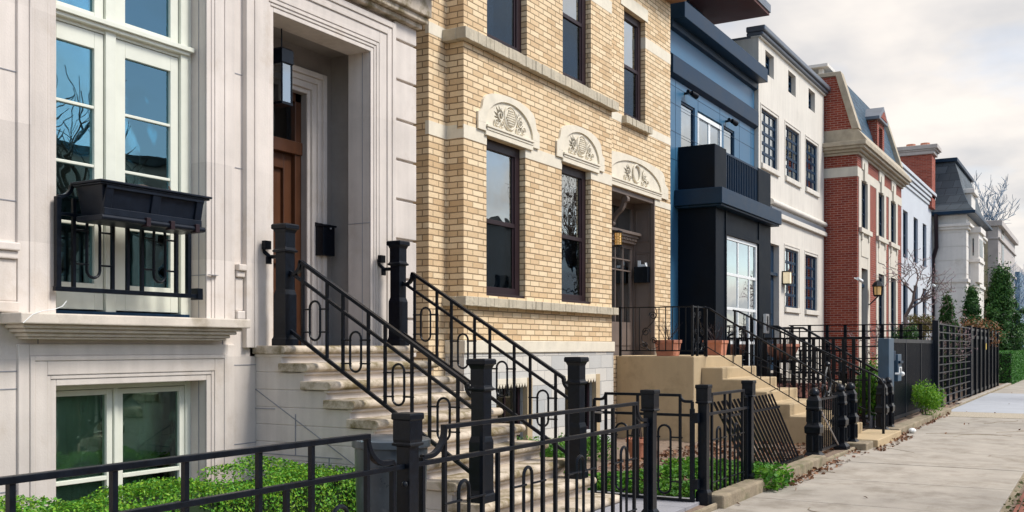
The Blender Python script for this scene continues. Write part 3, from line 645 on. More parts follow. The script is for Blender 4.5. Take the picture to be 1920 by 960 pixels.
# ================= front fence (plane Y = 3.4)
YF = 3.4
def fence_post(par, x, y, z0=.0, top=1.225, name='post'):
    pr = [(.062, 0), (.062, .16), (.055, .175), (.045, .19), (.045, top-.19), (.064, top-.183), (.066, top-.172), (.058, top-.165), (.060, top-.15), (.060, top-.04), (.067, top-.034), (.067, top-.010), (.064, top), (.001, top+.001)]
    return M().lathe([(r, z0+z) for r, z in pr], x, y, sq=True).build(name, IRON, par, bevel=.0015)
ZT, ZR, ZB = 1.12, .925, .07
def goose(k, x0, x1, y, ax='x'):
    # quarter sweep from the top rail end x0 down to x1 at the second rail's height
    s = 1 if x1 > x0 else -1; R = abs(x1-x0)-.07
    R = max(.06, min(R, .16))
    pts = [(x0 + s*R*(1-math.cos(a)), ZT-.0-R*math.sin(a)) for a in [math.radians(9*i) for i in range(11)]] + [(x1, ZT-R)]
    if ax == 'x': k.strip([(a, y, z) for a, z in pts], .034, .028, (0, 1, 0)); k.box(x1-.014, x1+.014, y-.016, y+.016, ZB, ZT-R)
    return ZT-R
def fence_run(par, xa, xb, y, bars, mids, ovals, postgaps, full=()):
    """bars: full height balusters; mids: only below the second rail"""
    k = M(); k.box(xa-.014, xb+.014, y-.019, y+.019, ZT-.014, ZT+.014)
    k.build('top_rail', IRON, par, bevel=.003)
    k = M(); k.box(postgaps[0], postgaps[1], y-.017, y+.017, ZR-.014, ZR+.014); k.build('middle_rail', IRON, par, bevel=.003)
    k = M(); k.box(postgaps[0], postgaps[1], y-.017, y+.017, ZB-.016, ZB+.016); k.build('bottom_rail', IRON, par, bevel=.003)
    for x in bars: B('baluster', IRON, par, (x-.0125, x+.0125, y-.0125, y+.0125, ZB, ZT-.01))
    for x in mids: B('baluster', IRON, par, (x-.0125, x+.0125, y-.0125, y+.0125, ZB, ZR))
    for x, l, r in ovals:
        k = M(); oval(k, (x, y, .445), .115, .66, .012, (1, 0, 0))
        for z in (.23, .66):
            k.tube([(l-.02, y-.013, z), (x-.045, y-.013, z)], .008, 6); k.tube([(x+.045, y-.013, z), (r+.02, y-.013, z)], .008, 6)
        k.build('oval_ring', IRON, par, smooth=True)
t = thing('iron_fence', 'long black iron fence run in front of the hedge, nearest the viewer', 'fence', (3, YF, 0), 'black iron fences of the limestone house')
fence_post(t, 4.67, YF)
E = 4.30; bars = []; mids = []; ovs = []; x = E
while x > -1.5:
    bars += [x, x-.44]; ovs.append((x-.22, x-.44, x)); mids.append(x-.62); x -= .805
fence_run(t, -1.6, E, YF, bars, mids, ovs, (-1.6, 4.62))
k = M(); goose(k, E, 4.53, YF); k.build('scroll_end', IRON, t, bevel=.003)
t = thing('iron_fence', 'black iron fence panel between the nearest square post and the open gate', 'fence', (6.4, YF, 0), 'black iron fences of the limestone house')
fence_post(t, 8.24, YF)
bars = []; mids = []; ovs = []; x = 5.04
for i in range(4):
    bars += [x, x+.43]; ovs.append((x+.215, x, x+.43))
    if i < 3: mids.append(x+.62)
    x += .807
bars = [b for b in bars if b < 7.95]
fence_run(t, 5.04, 7.93, YF, bars, mids, ovs, (4.72, 8.19))
k = M(); goose(k, 5.04, 4.81, YF); goose(k, 7.93, 8.15, YF); k.build('scroll_end', IRON, t, bevel=.003)
kk = M(); kk.ball((4.60, YF-.03, .83), .018); kk.build('bolt', IRON, t)
t = thing('iron_fence', 'short black iron fence panel with two rings between the gate hinge post and corner post', 'fence', (10.3, YF, 0), 'black iron fences of the limestone house')
fence_post(t, 9.62, YF); fence_post(t, 11.1, YF)
fence_run(t, 9.84, 10.88, YF, [9.86, 10.27, 10.44, 10.86], [], [(10.07, 9.86, 10.27), (10.65, 10.44, 10.86)], (9.66, 11.06))
k = M(); goose(k, 9.84, 9.70, YF); goose(k, 10.88, 11.02, YF); k.build('scroll_end', IRON, t, bevel=.003)
# open gate leaf, swung in
gt = thing('garden_gate', 'open black iron gate leaf swung in towards the stone stairs, with lever handle', 'gate', (9.5, YF+.03, 0))
gt['_w'] = (0, 0, 0); GX = 0
gl_ = 1.12; y = 0
k = M(); k.box(.16, gl_-.14, -.017, .017, ZT-.014, ZT+.014); k.build('top_rail', IRON, gt, bevel=.003)
k = M(); k.box(.03, gl_, -.015, .015, ZR-.014, ZR+.014); k.build('middle_rail', IRON, gt, bevel=.003)
k = M(); k.box(.03, gl_, -.017, .017, .06, .10); k.build('bottom_rail', IRON, gt, bevel=.003)
k = M(); goose(k, .17, .045, 0); goose(k, gl_-.15, gl_-.02, 0); k.build('scroll_end', IRON, gt, bevel=.003)
for x in (.045, gl_-.02): B('stile', IRON, gt, (x-.022, x+.022, -.019, .019, .05, ZT-.13), bevel=.003)
for x in (.17, .50, .62, gl_-.15): B('baluster', IRON, gt, (x-.0125, x+.0125, -.0125, .0125, .08, ZT-.01))
for x, l, r in ((.335, .17, .5), (.795, .62, gl_-.15)):
    k = M(); oval(k, (x, 0, .48), .13, .68, .012, (1, 0, 0))
    for z in (.26, .70): k.tube([(l-.02, -.013, z), (x-.05, -.013, z)], .008, 6); k.tube([(x+.05, -.013, z), (r+.02, -.013, z)], .008, 6)
    k.build('oval_ring', IRON, gt, smooth=True)
k = M(); k.box(gl_-.09, gl_-.0, -.028, .028, .82, .96).build('lock_box', IRON, gt, bevel=.004)
k = M(); k.tube([(gl_-.05, -.03, .93), (gl_-.05, -.07, .93), (gl_-.15, -.08, .925)], .011, 8); k.ball((gl_-.05, -.04, .93), .028); k.tube([(gl_-.05, .03, .93), (gl_-.05, .07, .93), (gl_-.15, .08, .925)], .011, 8)
k.build('lever_handle', STEEL, gt, smooth=True)
k = M(); k.box(-.02, .04, -.03, .03, .85, .95).box(-.02, .04, -.03, .03, .2, .3); k.build('hinge', IRON, gt, bevel=.004)
gt.rotation_euler.z = math.radians(91)
# grey utility bin behind the first post
cxb, cyb = 5.02, 3.78
t = thing('round_bin', 'round dark blue grey bin standing behind the nearest fence post', 'bin', (cxb, cyb, 0))
M().lathe([(.19, .0), (.21, .5), (.225, 1.0), (.235, 1.01), (.235, 1.02), (.21, 1.02), (.20, .9), (.01, .85)], cxb, cyb, 40).build('bin_body', BIN, t, smooth=True)
M().lathe([(.236, .985), (.242, .99), (.242, 1.03), (.236, 1.035), (.2, 1.045), (.001, 1.05)], cxb, cyb, 40).build('lid', BIN, t, smooth=True)
# ================= HOUSE 2: cream brick house (projecting bay + recessed entrance)
YB, YR = 6.9, 7.16
h2 = thing('brick_house', 'cream brick town house with carved stone hoods and dark brown window frames', 'house', (14, YB, 0))
bx0, bx1 = 10.66, X(1147, YB); rx1 = X(1257, YR); lx0 = 10.27
zh, zs = 4.39, 4.22                       # string course (window head) top / bottom
w1x = (X(912, YB), X(985, YB)); w2x = (X(1053, YB), X(1108, YB)); wzb = 2.265; wzt = zh-.05
u1x = (X(913, YB), X(988, YB)); u2x = (X(1055, YB), X(1108, YB)); uz0 = 5.60; uz1 = 7.55
b1x = (X(928, YB), X(986, YB)); b2x = (X(1057, YB), X(1115, YB))
d2x = (15.62, X(1228, YR)); PZ = 1.443
u3x = (X(1170, YR), X(1210, YR)); u3z0 = Z(1210, 238, YR); u3z1 = Z(1210, 40, YR)
TOP = 8.35
k = M()
k.wall(YB, bx0, bx1, 1.68, TOP, [(*w1x, wzb, wzt), (*w2x, wzb, wzt), (*u1x, uz0, uz1), (*u2x, uz0, uz1)], .26)
k.add([(bx0, YB, 0), (bx0, YR, 0), (bx0, YR, TOP), (bx0, YB, TOP)], [(3, 2, 1, 0)]); k.add([(bx1, YB, 0), (bx1, YR+.1, 0), (bx1, YR+.1, TOP), (bx1, YB, TOP)], [(0, 1, 2, 3)])
k.wall(YR, bx1, rx1, 0, TOP, [(*d2x, PZ, zh-.05), (*u3x, u3z0, u3z1)], .26)
k.add([(lx0, YR, 0), (bx0, YR, 0), (bx0, YR, TOP), (lx0, YR, TOP)], [(0, 1, 2, 3)])
k.add([(lx0, YR, 0), (lx0, 14, 0), (lx0, 14, TOP), (lx0, YR, TOP)], [(3, 2, 1, 0)]); k.add([(rx1, YR, 0), (rx1, 14, 0), (rx1, 14, TOP), (rx1, YR, TOP)], [(0, 1, 2, 3)])
k.add([(lx0, 14, 0), (rx1, 14, 0), (rx1, 14, TOP), (lx0, 14, TOP)], [(3, 2, 1, 0)])
k.build('wall', TANB, h2)
k = M(); k.box(lx0+.05, rx1-.05, 8.9, 8.95, 0, TOP).box(lx0+.05, d2x[0]-.1, 7.2, 8.9, 1.3, 1.35).box(lx0+.05, rx1-.05, 7.45, 8.9, 4.95, 5.0); k.build('room_backing', ROOMIN, h2)
B('roof', ZINC, h2, (lx0, rx1, YR, 14, TOP, TOP+.06))
k = M()
for i, p in enumerate((.05, .10, .16, .24)): k.box(lx0-.02, rx1+.04, YB-p, YR+.05, 8.20+.06*i, 8.26+.06*i)
k.build('cornice', mat('tan_painted_cornice', (.32, .17, .08), .6), h2, bevel=.01)
# lower wall: stone band, ashlar base with cellar windows
k = M(); k.wall(YB-.02, bx0-.02, bx1+.02, -.1, 1.52, [(*b1x, .30, 1.16), (*b2x, .30, 1.16)], .24); k.add([(bx0-.02, YB-.02, -.1), (bx0-.02, YR, -.1), (bx0-.02, YR, 1.52), (bx0-.02, YB-.02, 1.52)], [(3, 2, 1, 0)])
k.build('stone_base', ASHL, h2)
B('stone_band', BANDS, h2, (bx0-.04, bx1+.03, YB-.045, YR, 1.52, 1.68), (bx1+.03, d2x[0], YR-.03, YR+.05, 1.50, 1.66), (d2x[1], rx1, YR-.03, YR+.05, 1.44, 1.66), bevel=.008)
k = M(); s = .004
k.box(bx0-s, w1x[0]+s, YB-s, YB+.1, zs, zh-.056); k.box(w1x[1]-s, w2x[0]+s, YB-s, YB+.1, zs, zh-.056); k.box(w2x[1]-s, bx1+s, YB-s, YB+.1, zs, zh-.056); k.box(bx0-s, w1x[0]-s, YB-s, YB+.01, zh-.056, zh); k.box(w1x[1]+s, w2x[0]-s, YB-s, YB+.01, zh-.056, zh); k.box(w2x[1]+s, bx1+s, YB-s, YB+.01, zh-.056, zh)
k.box(bx0-s, bx0+.05, YB+.1, YR-s-.001, zs, zh).box(lx0-s, bx0, YR-s, YR+.05, zs, zh); k.box(bx1+s, d2x[0]+s, YR-s, YR+.02, zs, zh); k.box(d2x[1]-s, rx1+s, YR-s, YR+.02, zs, zh-.056)
za, zb = 5.40, 5.58
k.box(bx1, u3x[0]-.08, YR-s, YR+.1, Z(1150, 223, YR), Z(1150, 207, YR)); zq = (Z(1150, 223, YR), Z(1150, 207, YR)); k.box(u3x[1]+.08, rx1+s, YR-s, YR+.1, *zq)
k.box(lx0-s, bx0, YR-s, YR+.05, *zq)
zt3 = (7.02, 7.22)
k.box(u3x[1]-s, rx1+s, YR-s, YR+.1, *zt3); k.box(u2x[1]-s, bx1, YB-s, YB+.1, *zt3); k.box(u1x[1]-s, u2x[0]+s, YB-s, YB+.1, *zt3)
k.box(u3x[0]-.15, u3x[1]+.1, YR-.012, YR-.001, u3z1-.0, u3z1+.22)
k.build('string_course', BANDS, h2)
# rock-faced ledges
def ledge(par, xa, xb, y0, y1, z0, z1, ret=None, ch=.0):
    k = M(); rg = random.Random(int(xa*100)); x = xa
    while x < xb-.01:
        L = min(rg.uniform(.8, 1.5), xb-x)
        if xb-x-L < .3: L = xb-x
        n = max(2, int(L/.09)); 
        for i in range(n):
            a = x+L*i/n+(.003 if i == 0 else 0); b = x+L*(i+1)/n
            o = rg.uniform(-.006, .008); k.box(a, b, y0+o, y1, z0+rg.uniform(0, .006), z1)
        x += L
    return k.build('ledge', LEDGE, par, bevel=.006)
ledge(h2, bx0-.10, bx1+.07, YB-.10, YB+.05, 5.43, 5.58); B('ledge', LEDGE, h2, (bx0-.10, bx0+.02, YB+.05, YR, 5.43, 5.578), bevel=.008)
ledge(h2, bx0-.10, bx1+.05, YB-.10, YB+.05, 2.11, 2.23); B('ledge', LEDGE, h2, (bx0-.10, bx0+.02, YB+.05, YR, 2.11, 2.228), bevel=.008)
ledge(h2, u3x[0]-.1, u3x[1]+.12, YR-.09, YR+.08, u3z0-.13, u3z0)
# windows, double hung
def blc(par_, a, b, c, d, y): blind(par_, a, b, c, d, y, mat_blind, pitch=.045)
mat_blind = mat('slatted_blind', (.28, .35, .40), .6, var=.1)
def curt1(w, a, b, c, d, y): wavy(w, a, a+(b-a)*.55, c, d, y, WCURT, amp=.012)
win(h2, *w1x, wzb, wzt, YB+.09, BROWN, fw=.13, rail=3.26, cur=blc, th=.08)
win(h2, *w2x, wzb, wzt, YB+.09, BROWN, fw=.13, rail=3.26, cur=blc, th=.08)
win(h2, *u1x, uz0, uz1, YB+.09, BROWN, fw=.13, rail=6.6, cur=curt1, th=.08)
win(h2, *u2x, uz0, uz1, YB+.09, BROWN, fw=.13, rail=6.6, cur=curt1, th=.08)
win(h2, *u3x, u3z0, u3z1, YR+.09, BROWN, fw=.13, rail=(u3z0+u3z1)/2, cur=curt1, th=.08)
k = M()
for a, b in (w1x, w2x, u1x, u2x): 
    z0 = wzb if (a, b) in (w1x, w2x) else uz0
    k.box(a, b, YB-.0+.02, YB+.09, z0, z0+.035)
k.build('sill_board', BROWN, h2, bevel=.004)
for a, b in (b1x, b2x):
    win(h2, a+.02, b-.02, .30, 1.13, YB+.08, BROWN, fw=.05, cols=2, mw=.03, gm=GLASSD)
    k = M(); n = 11; w = (b-a)/n
    k.box(a, b, YB-.03, YB+.02, 1.10, 1.17)
    for i in range(n): k.prism([(a+w*i, 1.10), (a+w*(i+1), 1.10), (a+w*(i+.5), 1.04)], 'y', YB-.028, YB-.01)
    k.build('window_valance', BANDS, h2)
    B('jamb', TAN, h2, (b-.015, b+.13, YB-.035, YB+.04, .2, 1.17), bevel=.004)
# carved hoods
def hood(par, cx, hw, z0, y, hgt, door=False):
    k = M(); pr = []; w = hw
    sh = hgt*.50
    pts = [(-w, -.0), (w, -.0), (w, sh*.80)]
    for i in range(6): a = math.pi/2*i/5; r = w*.13; pts.append((w - r*math.sin(a), sh*.80 + r*(1-math.cos(a))*1.0 + .0))
    n = 16; xr = w*.86; z1 = sh*.80+w*.13
    for i in range(1, n): 
        a = math.pi*i/n; x = xr*math.cos(a); 
        pts.append((x, z1 + (hgt-z1)*math.sin(a)**.75))
    for i in range(6): a = math.pi/2*(5-i)/5; r = w*.13; pts.append((-w + r*math.sin(a), sh*.80 + r*(1-math.cos(a))))
    pts.append((-w, sh*.80))
    P = [(cx+a, z0+b) for a, b in pts]
    # face with a sunk lunette: ring of quads between outline and lunette
    lw, lh = w*.77, hgt*.85; lz = .10
    lun = [(cx+lw*math.cos(math.pi*i/20), z0+lz+(lh-lz)*math.sin(math.pi*i/20)) for i in range(21)]
    yo, yi = y-.034, y-.012
    k.prism(P, 'y', y+.02, y-.008)                                   # slab behind the lunette
    # raised frame pieces
    N_ = 40; outl = []
    def ray(a):
        best = None; c = (cx, z0+lz)
        for i in range(len(P)):
            p, q = P[i], P[(i+1) % len(P)]
            dx, dz = math.cos(a), math.sin(a); ex, ez = q[0]-p[0], q[1]-p[1]
            den = dx*ez-dz*ex
            if abs(den) < 1e-9: continue
            t = ((p[0]-c[0])*ez-(p[1]-c[1])*ex)/den; u = ((p[0]-c[0])*dz-(p[1]-c[1])*dx)/den
            if t > 0 and -1e-6 <= u <= 1+1e-6 and (best is None or t > best): best = t
        return (c[0]+best*math.cos(a), c[1]+best*math.sin(a))
    for i in range(N_+1):
        a = math.pi*i/N_; e = (cx+lw*math.cos(a), z0+lz+(lh-lz)*math.sin(a)); o = ray(math.atan2(e[1]-z0-lz, e[0]-cx) if 0 < i < N_ else a)
        outl.append((e, o))
    vs = []; fs = []
    for e, o in outl: vs += [(e[0], yo, e[1]), (o[0], yo, o[1]), (e[0], y-.006, e[1]), (o[0], y-.006, o[1])]
    for i in range(N_): j = 4*i; fs += [(j, j+1, j+5, j+4), (j, j+4, j+6, j+2), (j+1, j+3, j+7, j+5)]
    fs += [(0, 2, 3, 1), (4*N_, 4*N_+1, 4*N_+3, 4*N_+2)]
    k.add(vs, fs)
    k.box(cx-w, cx-lw, yo, y, z0, z0+lz-.002); k.box(cx+lw, cx+w, yo, y, z0, z0+lz-.002)
    o = k.build('stone_hood', BANDS, par)
    # sill of the lunette
    k = M(); k.box(cx-lw*1.0, cx+lw*1.0, y-.06, y, z0+.055, z0+.085).box(cx-lw*.97, cx+lw*.97, y-.045, y, z0+.02, z0+.055).box(cx-lw*1.0, cx+lw*1.0, y-.035, y, z0-.05, z0+.02)
    k.build('hood_moulding', BANDS, o, bevel=.004)
    # carving: seeded boss between scrolls and leaves
    k = M(); bz = z0+lz+(lh-lz)*.48; R = (lh-lz)*.40; yc = y-.009; bw = 1.0
    def disc(x, z, r, dep, n=20):
        vs = [(x, yc-dep, z)]; 
        for q, dq in ((.6, .92), (1, .45), (1.02, 0)): vs += [(x+r*q*math.cos(2*math.pi*i/n), yc-dep*dq, z+r*q*math.sin(2*math.pi*i/n)) for i in range(n)]
        fs = [(0, 1+(i+1) % n, 1+i) for i in range(n)]
        for q in range(2): fs += [(1+q*n+i, 1+q*n+(i+1) % n, 1+(q+1)*n+(i+1) % n, 1+(q+1)*n+i) for i in range(n)]
        k.add(vs, fs)
    if not door:
        disc(cx, bz, R*.82, .03)
        for i in range(-3, 4):
            for j in range(-3, 4):
                px_, pz = i*R*.21+(j % 2)*R*.1, j*R*.21
                if px_**2+pz**2 < (R*.72)**2: k.ball((cx+px_, yc-.03, bz+pz), R*.085, 6)
    k.tube([(cx+R*math.cos(a), yc-.02, bz+R*math.sin(a)) for a in [2*math.pi*i/24 for i in range(24)]], .012 if not door else .018, 6, closed=True)
    def scroll(x, z, r, s, turns=1.3, th=.013, ph=0):
        pts = []
        for i in range(22): a = ph+s*2*math.pi*turns*i/21; q = r*(1-.75*i/21); pts.append((x+q*math.cos(a), yc-.02, z+q*math.sin(a)))
        k.tube(pts, th, 6, r1=th*.6)
    def leaf(x, z, a, L, w_):
        ca, sa = math.cos(a), math.sin(a)
        q = [(0, 0, 0), (.35, w_, 0), (1, 0, 0), (.35, -w_, 0), (.4, 0, 1)]
        vs = [(x+L*(p[0]*ca)-L*p[1]*sa, yc+.0-(.032 if p[2] else 0), z+L*p[0]*sa+L*p[1]*ca) for p in q]
        k.add(vs, [(0, 4, 1), (1, 4, 2), (2, 4, 3), (3, 4, 0)]); k.add(vs, [(1, 4, 0), (2, 4, 1), (3, 4, 2), (0, 4, 3)])
    ex = lw/.62*.5 if door else lw
    for s in (-1, 1):
        q = 1.35 if door else 1
        scroll(cx+s*R*1.75*q, bz-R*.1, R*.55, s, ph=math.pi/2); scroll(cx+s*R*1.45*q, bz-R*.85, R*.38, -s, ph=0); scroll(cx+s*R*2.35*q, bz-R*.75, R*.42, s, ph=0)
        for a, L in ((100, .8), (75, .95), (50, 1.0), (22, 1.0), (2, .9), (-20, .7)):
            aa = math.radians(a if s > 0 else 180-a); leaf(cx+s*R*1.5*q, bz-R*.3, aa, L*R*1.25*(1.25 if door and a < 45 else 1), .17)
    k.build('carving', BANDS, o)
    return o
zc = zh
hood(h2, (X(893, YB)+X(1008, YB))/2, (X(1008, YB)-X(893, YB))/2, zc, YB, .56)
hood(h2, (X(1041, YB)+X(1130, YB))/2, (X(1130, YB)-X(1041, YB))/2, zc, YB, .56)
hx = X(1250, YR); hood(h2, (bx1+.06+hx)/2+.0, (hx-bx1-.06)/2, zc, YR, .56, door=True)
# entrance
k = M(); yd = 7.58; a, b = d2x
k.add([(b, YR, PZ), (b, yd, PZ), (b, yd, zh-.05), (b, YR, zh-.05)], [(0, 1, 2, 3)])
k.box(b-.035, b+.002, YR+.0, YR+.07, PZ, zh-.05).box(a, b, YR+.02, YR+.08, zh-.14, zh-.045).box(a, a+.05, YR+.03, YR+.08, PZ, zh-.05)
k.box(b-.012, b-.002, 7.24, yd, PZ, zh-.1)
for z0, z1 in ((PZ+.15, 3.35), (3.55, 4.15)):
    for p, q, r, s in ((7.27, 7.29, z0, z1), (7.52, 7.54, z0, z1), (7.27, 7.54, z0, z0+.02), (7.27, 7.54, z1-.02, z1)): k.box(b-.024, b-.012, p, q, r, s)
k.box(a, b, 7.22, yd, zh-.12, zh-.10)
k.build('entrance_panelling', BRGREY, h2, bevel=.004)
k = M(); x0, x1 = 16.25, b-.02
k.wall(yd, a, b, PZ, zh-.1, [(x0+.16, x1-.14, 2.05, 3.42), (x0+.05, x1-.1, 3.66, 4.16), (a+.1, x0-.1, 2.05, 3.42)], .05)
door = k.build('door', BRGREY, h2)
k = M(); k.box(x0-.02, x0+.02, yd-.03, yd, PZ, 3.55).box(x1-.03, x1, yd-.03, yd, PZ, 3.55)
gx0, gx1 = x0+.16, x1-.14
for i in range(1, 3): q = gx0+(gx1-gx0)*i/3; k.box(q-.012, q+.012, yd+.0, yd+.04, 2.05, 3.42)
for z in (3.0, 3.2): k.box(gx0, gx1, yd+.005, yd+.035, z-.012, z+.012)
k.box(x0+.16, x1-.14, yd-.015, yd, 1.62, 1.92)
k.build('glazing_bars', BRGREY, door, bevel=.003)
B('pane', GLASS, door, (gx0, gx1, yd+.025, yd+.03, 2.05, 3.42), (x0+.05, x1-.1, yd+.025, yd+.03, 3.66, 4.16), (a+.1, x0-.1, yd+.025, yd+.03, 2.05, 3.42))
wavy(door, gx0, gx1, 2.0, 3.0, yd+.09, WCURT, amp=.03)
kk = M(); kk.tube([(x0+.09, yd-.05, 2.25), (x0+.09, yd-.05, 2.5)], .012, 8); kk.ball((x0+.09, yd-.05, 2.52), .03); kk.build('handle', IRON, door, smooth=True)
k = M(); k.box(a, b-.08, yd-.14, yd, 3.60, 3.65).box(a, b-.06, yd-.18, yd, 3.65, 3.70)
n = 26
for i in range(n): q = a+.05+(b-.15-a)*i/n; k.box(q, q+.035, yd-.12, yd-.02, 3.545, 3.60)
k.box(a, b-.1, yd-.08, yd, 3.50, 3.545)
k.build('dentil_shelf', BRGREY, h2, bevel=.003)
k = M(); q = X(1160, 7.35)
k.strip([(q, yd-.05-.30*(t_)**.7, 3.74+.46*t_+.05*math.sin(t_*6)) for t_ in [i/10 for i in range(11)]], .09, .07, (1, 0, 0)); k.tube([(q-.05, yd-.36, 4.19), (q+.05, yd-.36, 4.19)], .065, 12); k.tube([(q-.05, yd-.10, 3.78), (q+.05, yd-.10, 3.78)], .05, 12)
k.build('scroll_bracket', BRGREY, h2, bevel=.004)
# wall lamp beside the door
q = X(1157, 7.05); z0, z1 = Z(1157, 463, 7.05), Z(1157, 434, 7.05)
t = thing('wall_lamp', 'small brass and black wall lamp beside the brick house door', 'lamp', (q, 7.1, z0))
k = M(); k.lathe([(.055, z1-.03), (.075, z1-.025), (.075, z1), (.02, z1+.02)], q, 7.03, 16); k.lathe([(.065, z0), (.07, z0+.03), (.05, z0+.035), (.001, z0+.036)], q, 7.03, 16); k.box(q-.02, q+.02, 7.05, 7.16, z1-.02, z1+.02); k.build('lamp_body', IRON, t)
k = M(); k.lathe([(.05, z0+.03), (.052, z1-.03)], q, 7.03, 16); k.build('lamp_glass', GLOW, t)
k = M()
for i in range(6): k.lathe([(.056, z0+.05+i*.022), (.058, z0+.055+i*.022), (.056, z0+.06+i*.022)], q, 7.03, 16) if i % 2 else None
for i in range(8): a_ = math.pi*i/4; k.bar((q+.058*math.cos(a_), 7.03+.058*math.sin(a_), z0+.02), (q+.058*math.cos(a_), 7.03+.058*math.sin(a_), z1-.02), .012, .012)
k.build('lamp_cage', BRASS, t)
# letter box with mail
my = 7.40; xb_ = d2x[1]-.014; z0 = ZX(1200, 530, 17.45); z1 = ZX(1200, 500, 17.45)
t = thing('letter_box', 'black letter box stuffed with mail beside the brick house door', 'mailbox', (xb_, my, z0))
B('box', IRON, t, (xb_-.12, xb_-.001, my-.15, my+.13, z0, z1), bevel=.01)
k = M(); k.add([(xb_-.10, my-.12, z1-.02), (xb_-.04, my-.12, z1-.02), (xb_-.03, my-.10, z1+.08), (xb_-.09, my-.08, z1+.07)], [(0, 1, 2, 3)]); k.box(xb_-.09, xb_-.05, my-.08, my+.06, z1-.02, z1+.045).box(xb_-.07, xb_-.03, my+.02, my+.07, z1, z1+.12); k.build('mail', WHITEP, t)
# ================= stoop 2 of tan concrete
s2 = thing('concrete_stoop', 'tan concrete stoop and steps before the cream brick house door', 'steps', (17, 5.5, 0))
SX0, SX1, SY = 15.85, 18.45, 5.77
k = M(); k.box(SX0, SX1, SY, YR-.002, -.1, PZ)
k.build('platform', TAN, s2, bevel=.02)
pr = [(SY+.0, -.1)]; n = 8; rr = PZ/8.0
k = M(); tx0, tx1 = 16.2, 18.1
poly = [(SY, -.1), (SY, PZ-.001)]
for i in range(n-1):
    poly += [(SY-.30*i-(.0 if i else 0), PZ-rr*(i+1))] if False else []
pp = [(SY, PZ-rr)]; y = SY; z = PZ-rr
rr = .19; z = PZ-rr; pp = [(SY, z)]
for i in range(6): pp += [(y-.37, z), (y-.37, z-rr)]; y -= .37; z -= rr
pp = [(SY, -.1)] + pp[:-1] + [(y, -.1)]
k.prism(pp, 'x', tx0, tx1); k.build('steps', TAN, s2, bevel=.018)
struct(B('stoop_foot_slab', TAN, None, (16.75, 18.9, 3.05, 3.62, -.1, .125), bevel=.015))
# stoop railings
t = thing('stoop_railing', 'black railing with scrollwork round the tan stoop platform', 'railing', (SX0, SY, PZ))
RZ = PZ+.82; y0 = YR-.06
k = M(); k.box(SX0+.03, SX0+.055, SY+.03, y0, RZ-.012, RZ+.008).box(SX0+.035, SX0+.05, SY+.03, y0, PZ+.08, PZ+.10).box(SX0+.03, 16.5, SY+.03, SY+.055, RZ-.012, RZ+.008).box(SX0+.03, 16.5, SY+.035, SY+.05, PZ+.08, PZ+.10)
k.build('rails', IRON, t)
xr = SX0+.042
for yy in (y0, SY+.042): B('rail_post', IRON, t, (xr-.018, xr+.018, yy-.018, yy+.018, PZ, RZ+.02))
for xx in (16.12, 16.5): B('rail_post', IRON, t, (xx-.018, xx+.018, SY+.024, SY+.06, PZ, RZ+.02))
yy = y0
L = y0-SY-.04; nb = 11
for i in range(1, nb):
    yy = y0-L*i/nb
    if 4 <= i <= 5: continue
    B('baluster', IRON, t, (xr-.007, xr+.007, yy-.007, yy+.007, PZ+.09, RZ))
def scrollpanel(par, o, ax, w, z0, z1):
    k = M(); o = Vector(o); ax = Vector(ax)
    def sp(cx, cz, r, s, ph, turns=1.6):
        k.tube([o+ax*(cx+r*(1-.8*i/24)*math.cos(ph+s*2*math.pi*turns*i/24))+Vector((0, 0, cz+r*(1-.8*i/24)*math.sin(ph+s*2*math.pi*turns*i/24))) for i in range(25)], .009, 5)
    h = z1-z0
    sp(w*.30, z0+h*.80, w*.22, 1, 0); sp(w*.68, z0+h*.42, w*.24, -1, math.pi); sp(w*.25, z0+h*.22, w*.18, 1, 0); sp(w*.72, z0+h*.13, w*.14, -1, 0)
    k.tube([o+ax*(w*(.5+.42*math.sin(5.5*i/14)))+Vector((0, 0, z0+h*i/14)) for i in range(15)], .006, 5)
    for cx, cz in ((.15, .05), (.85, .05)): k.tube([o+ax*(w*(.5+(cx-.5)*math.sin(math.pi*i/10*.9)*1.5))+Vector((0, 0, z0+h*.18*i/10)) for i in range(11)], .005, 5)
    return k.build('scrollwork', IRON, par)
scrollpanel(t, (xr, y0-L*5.9/nb, 0), (0, 1, 0), L*2.8/nb, PZ+.1, RZ)
scrollpanel(t, (SX0+.06, SY+.042, 0), (1, 0, 0), .22, PZ+.1, RZ); scrollpanel(t, (16.14, SY+.042, 0), (1, 0, 0), .34, PZ+.1, RZ)
def step_rail(x, label, ye, ze, ys=SY):
    t = thing('step_railing', label, 'railing', (x, 4.6, .7), 'thin black railings of the tan steps')
    sl = (RZ-ze)/(ys-ye)
    k = M(); pts = [(x, ys+.04, RZ), (x, ys-.06, RZ-.02)] + [(x, ys-(ys-ye)*i/6, RZ-(RZ-ze)*i/6) for i in range(1, 7)]
    pts += [(x, ye-.10, ze-.07), (x, ye-.16, ze-.17), (x, ye-.13, ze-.30), (x, ye-.14, ze-.38)]
    k.tube(pts, .017, 6, sx=.8); k.build('handrail', IRON, t)
    k = M(); dz = .66; k.tube([(x, ys, RZ-dz), (x, ye, ze-dz)], .009, 5); k.build('lower_rail', IRON, t)
    for i in range(0, 15):
        yy = ys-(ys-ye)*i/14.5; zz_ = RZ-(RZ-ze)*i/14.5; post = i in (0, 14)
        w = .017 if post else .0065
        B('rail_post' if post else 'baluster', IRON, t, (x-w, x+w, yy-w, yy+w, zz_-(dz+.17 if post else dz), zz_))
    return t
t = step_rail(16.45, 'thin black railing down the tan steps, on the side nearer the stone house', 3.52, .96)
k = M(); k.tube([(16.45, 4.9-.5*math.sin(i/12*3.1), 1.2+.5*(i/12)-.4) for i in range(13)], .006, 5); k.build('loose_scroll', IRON, t)
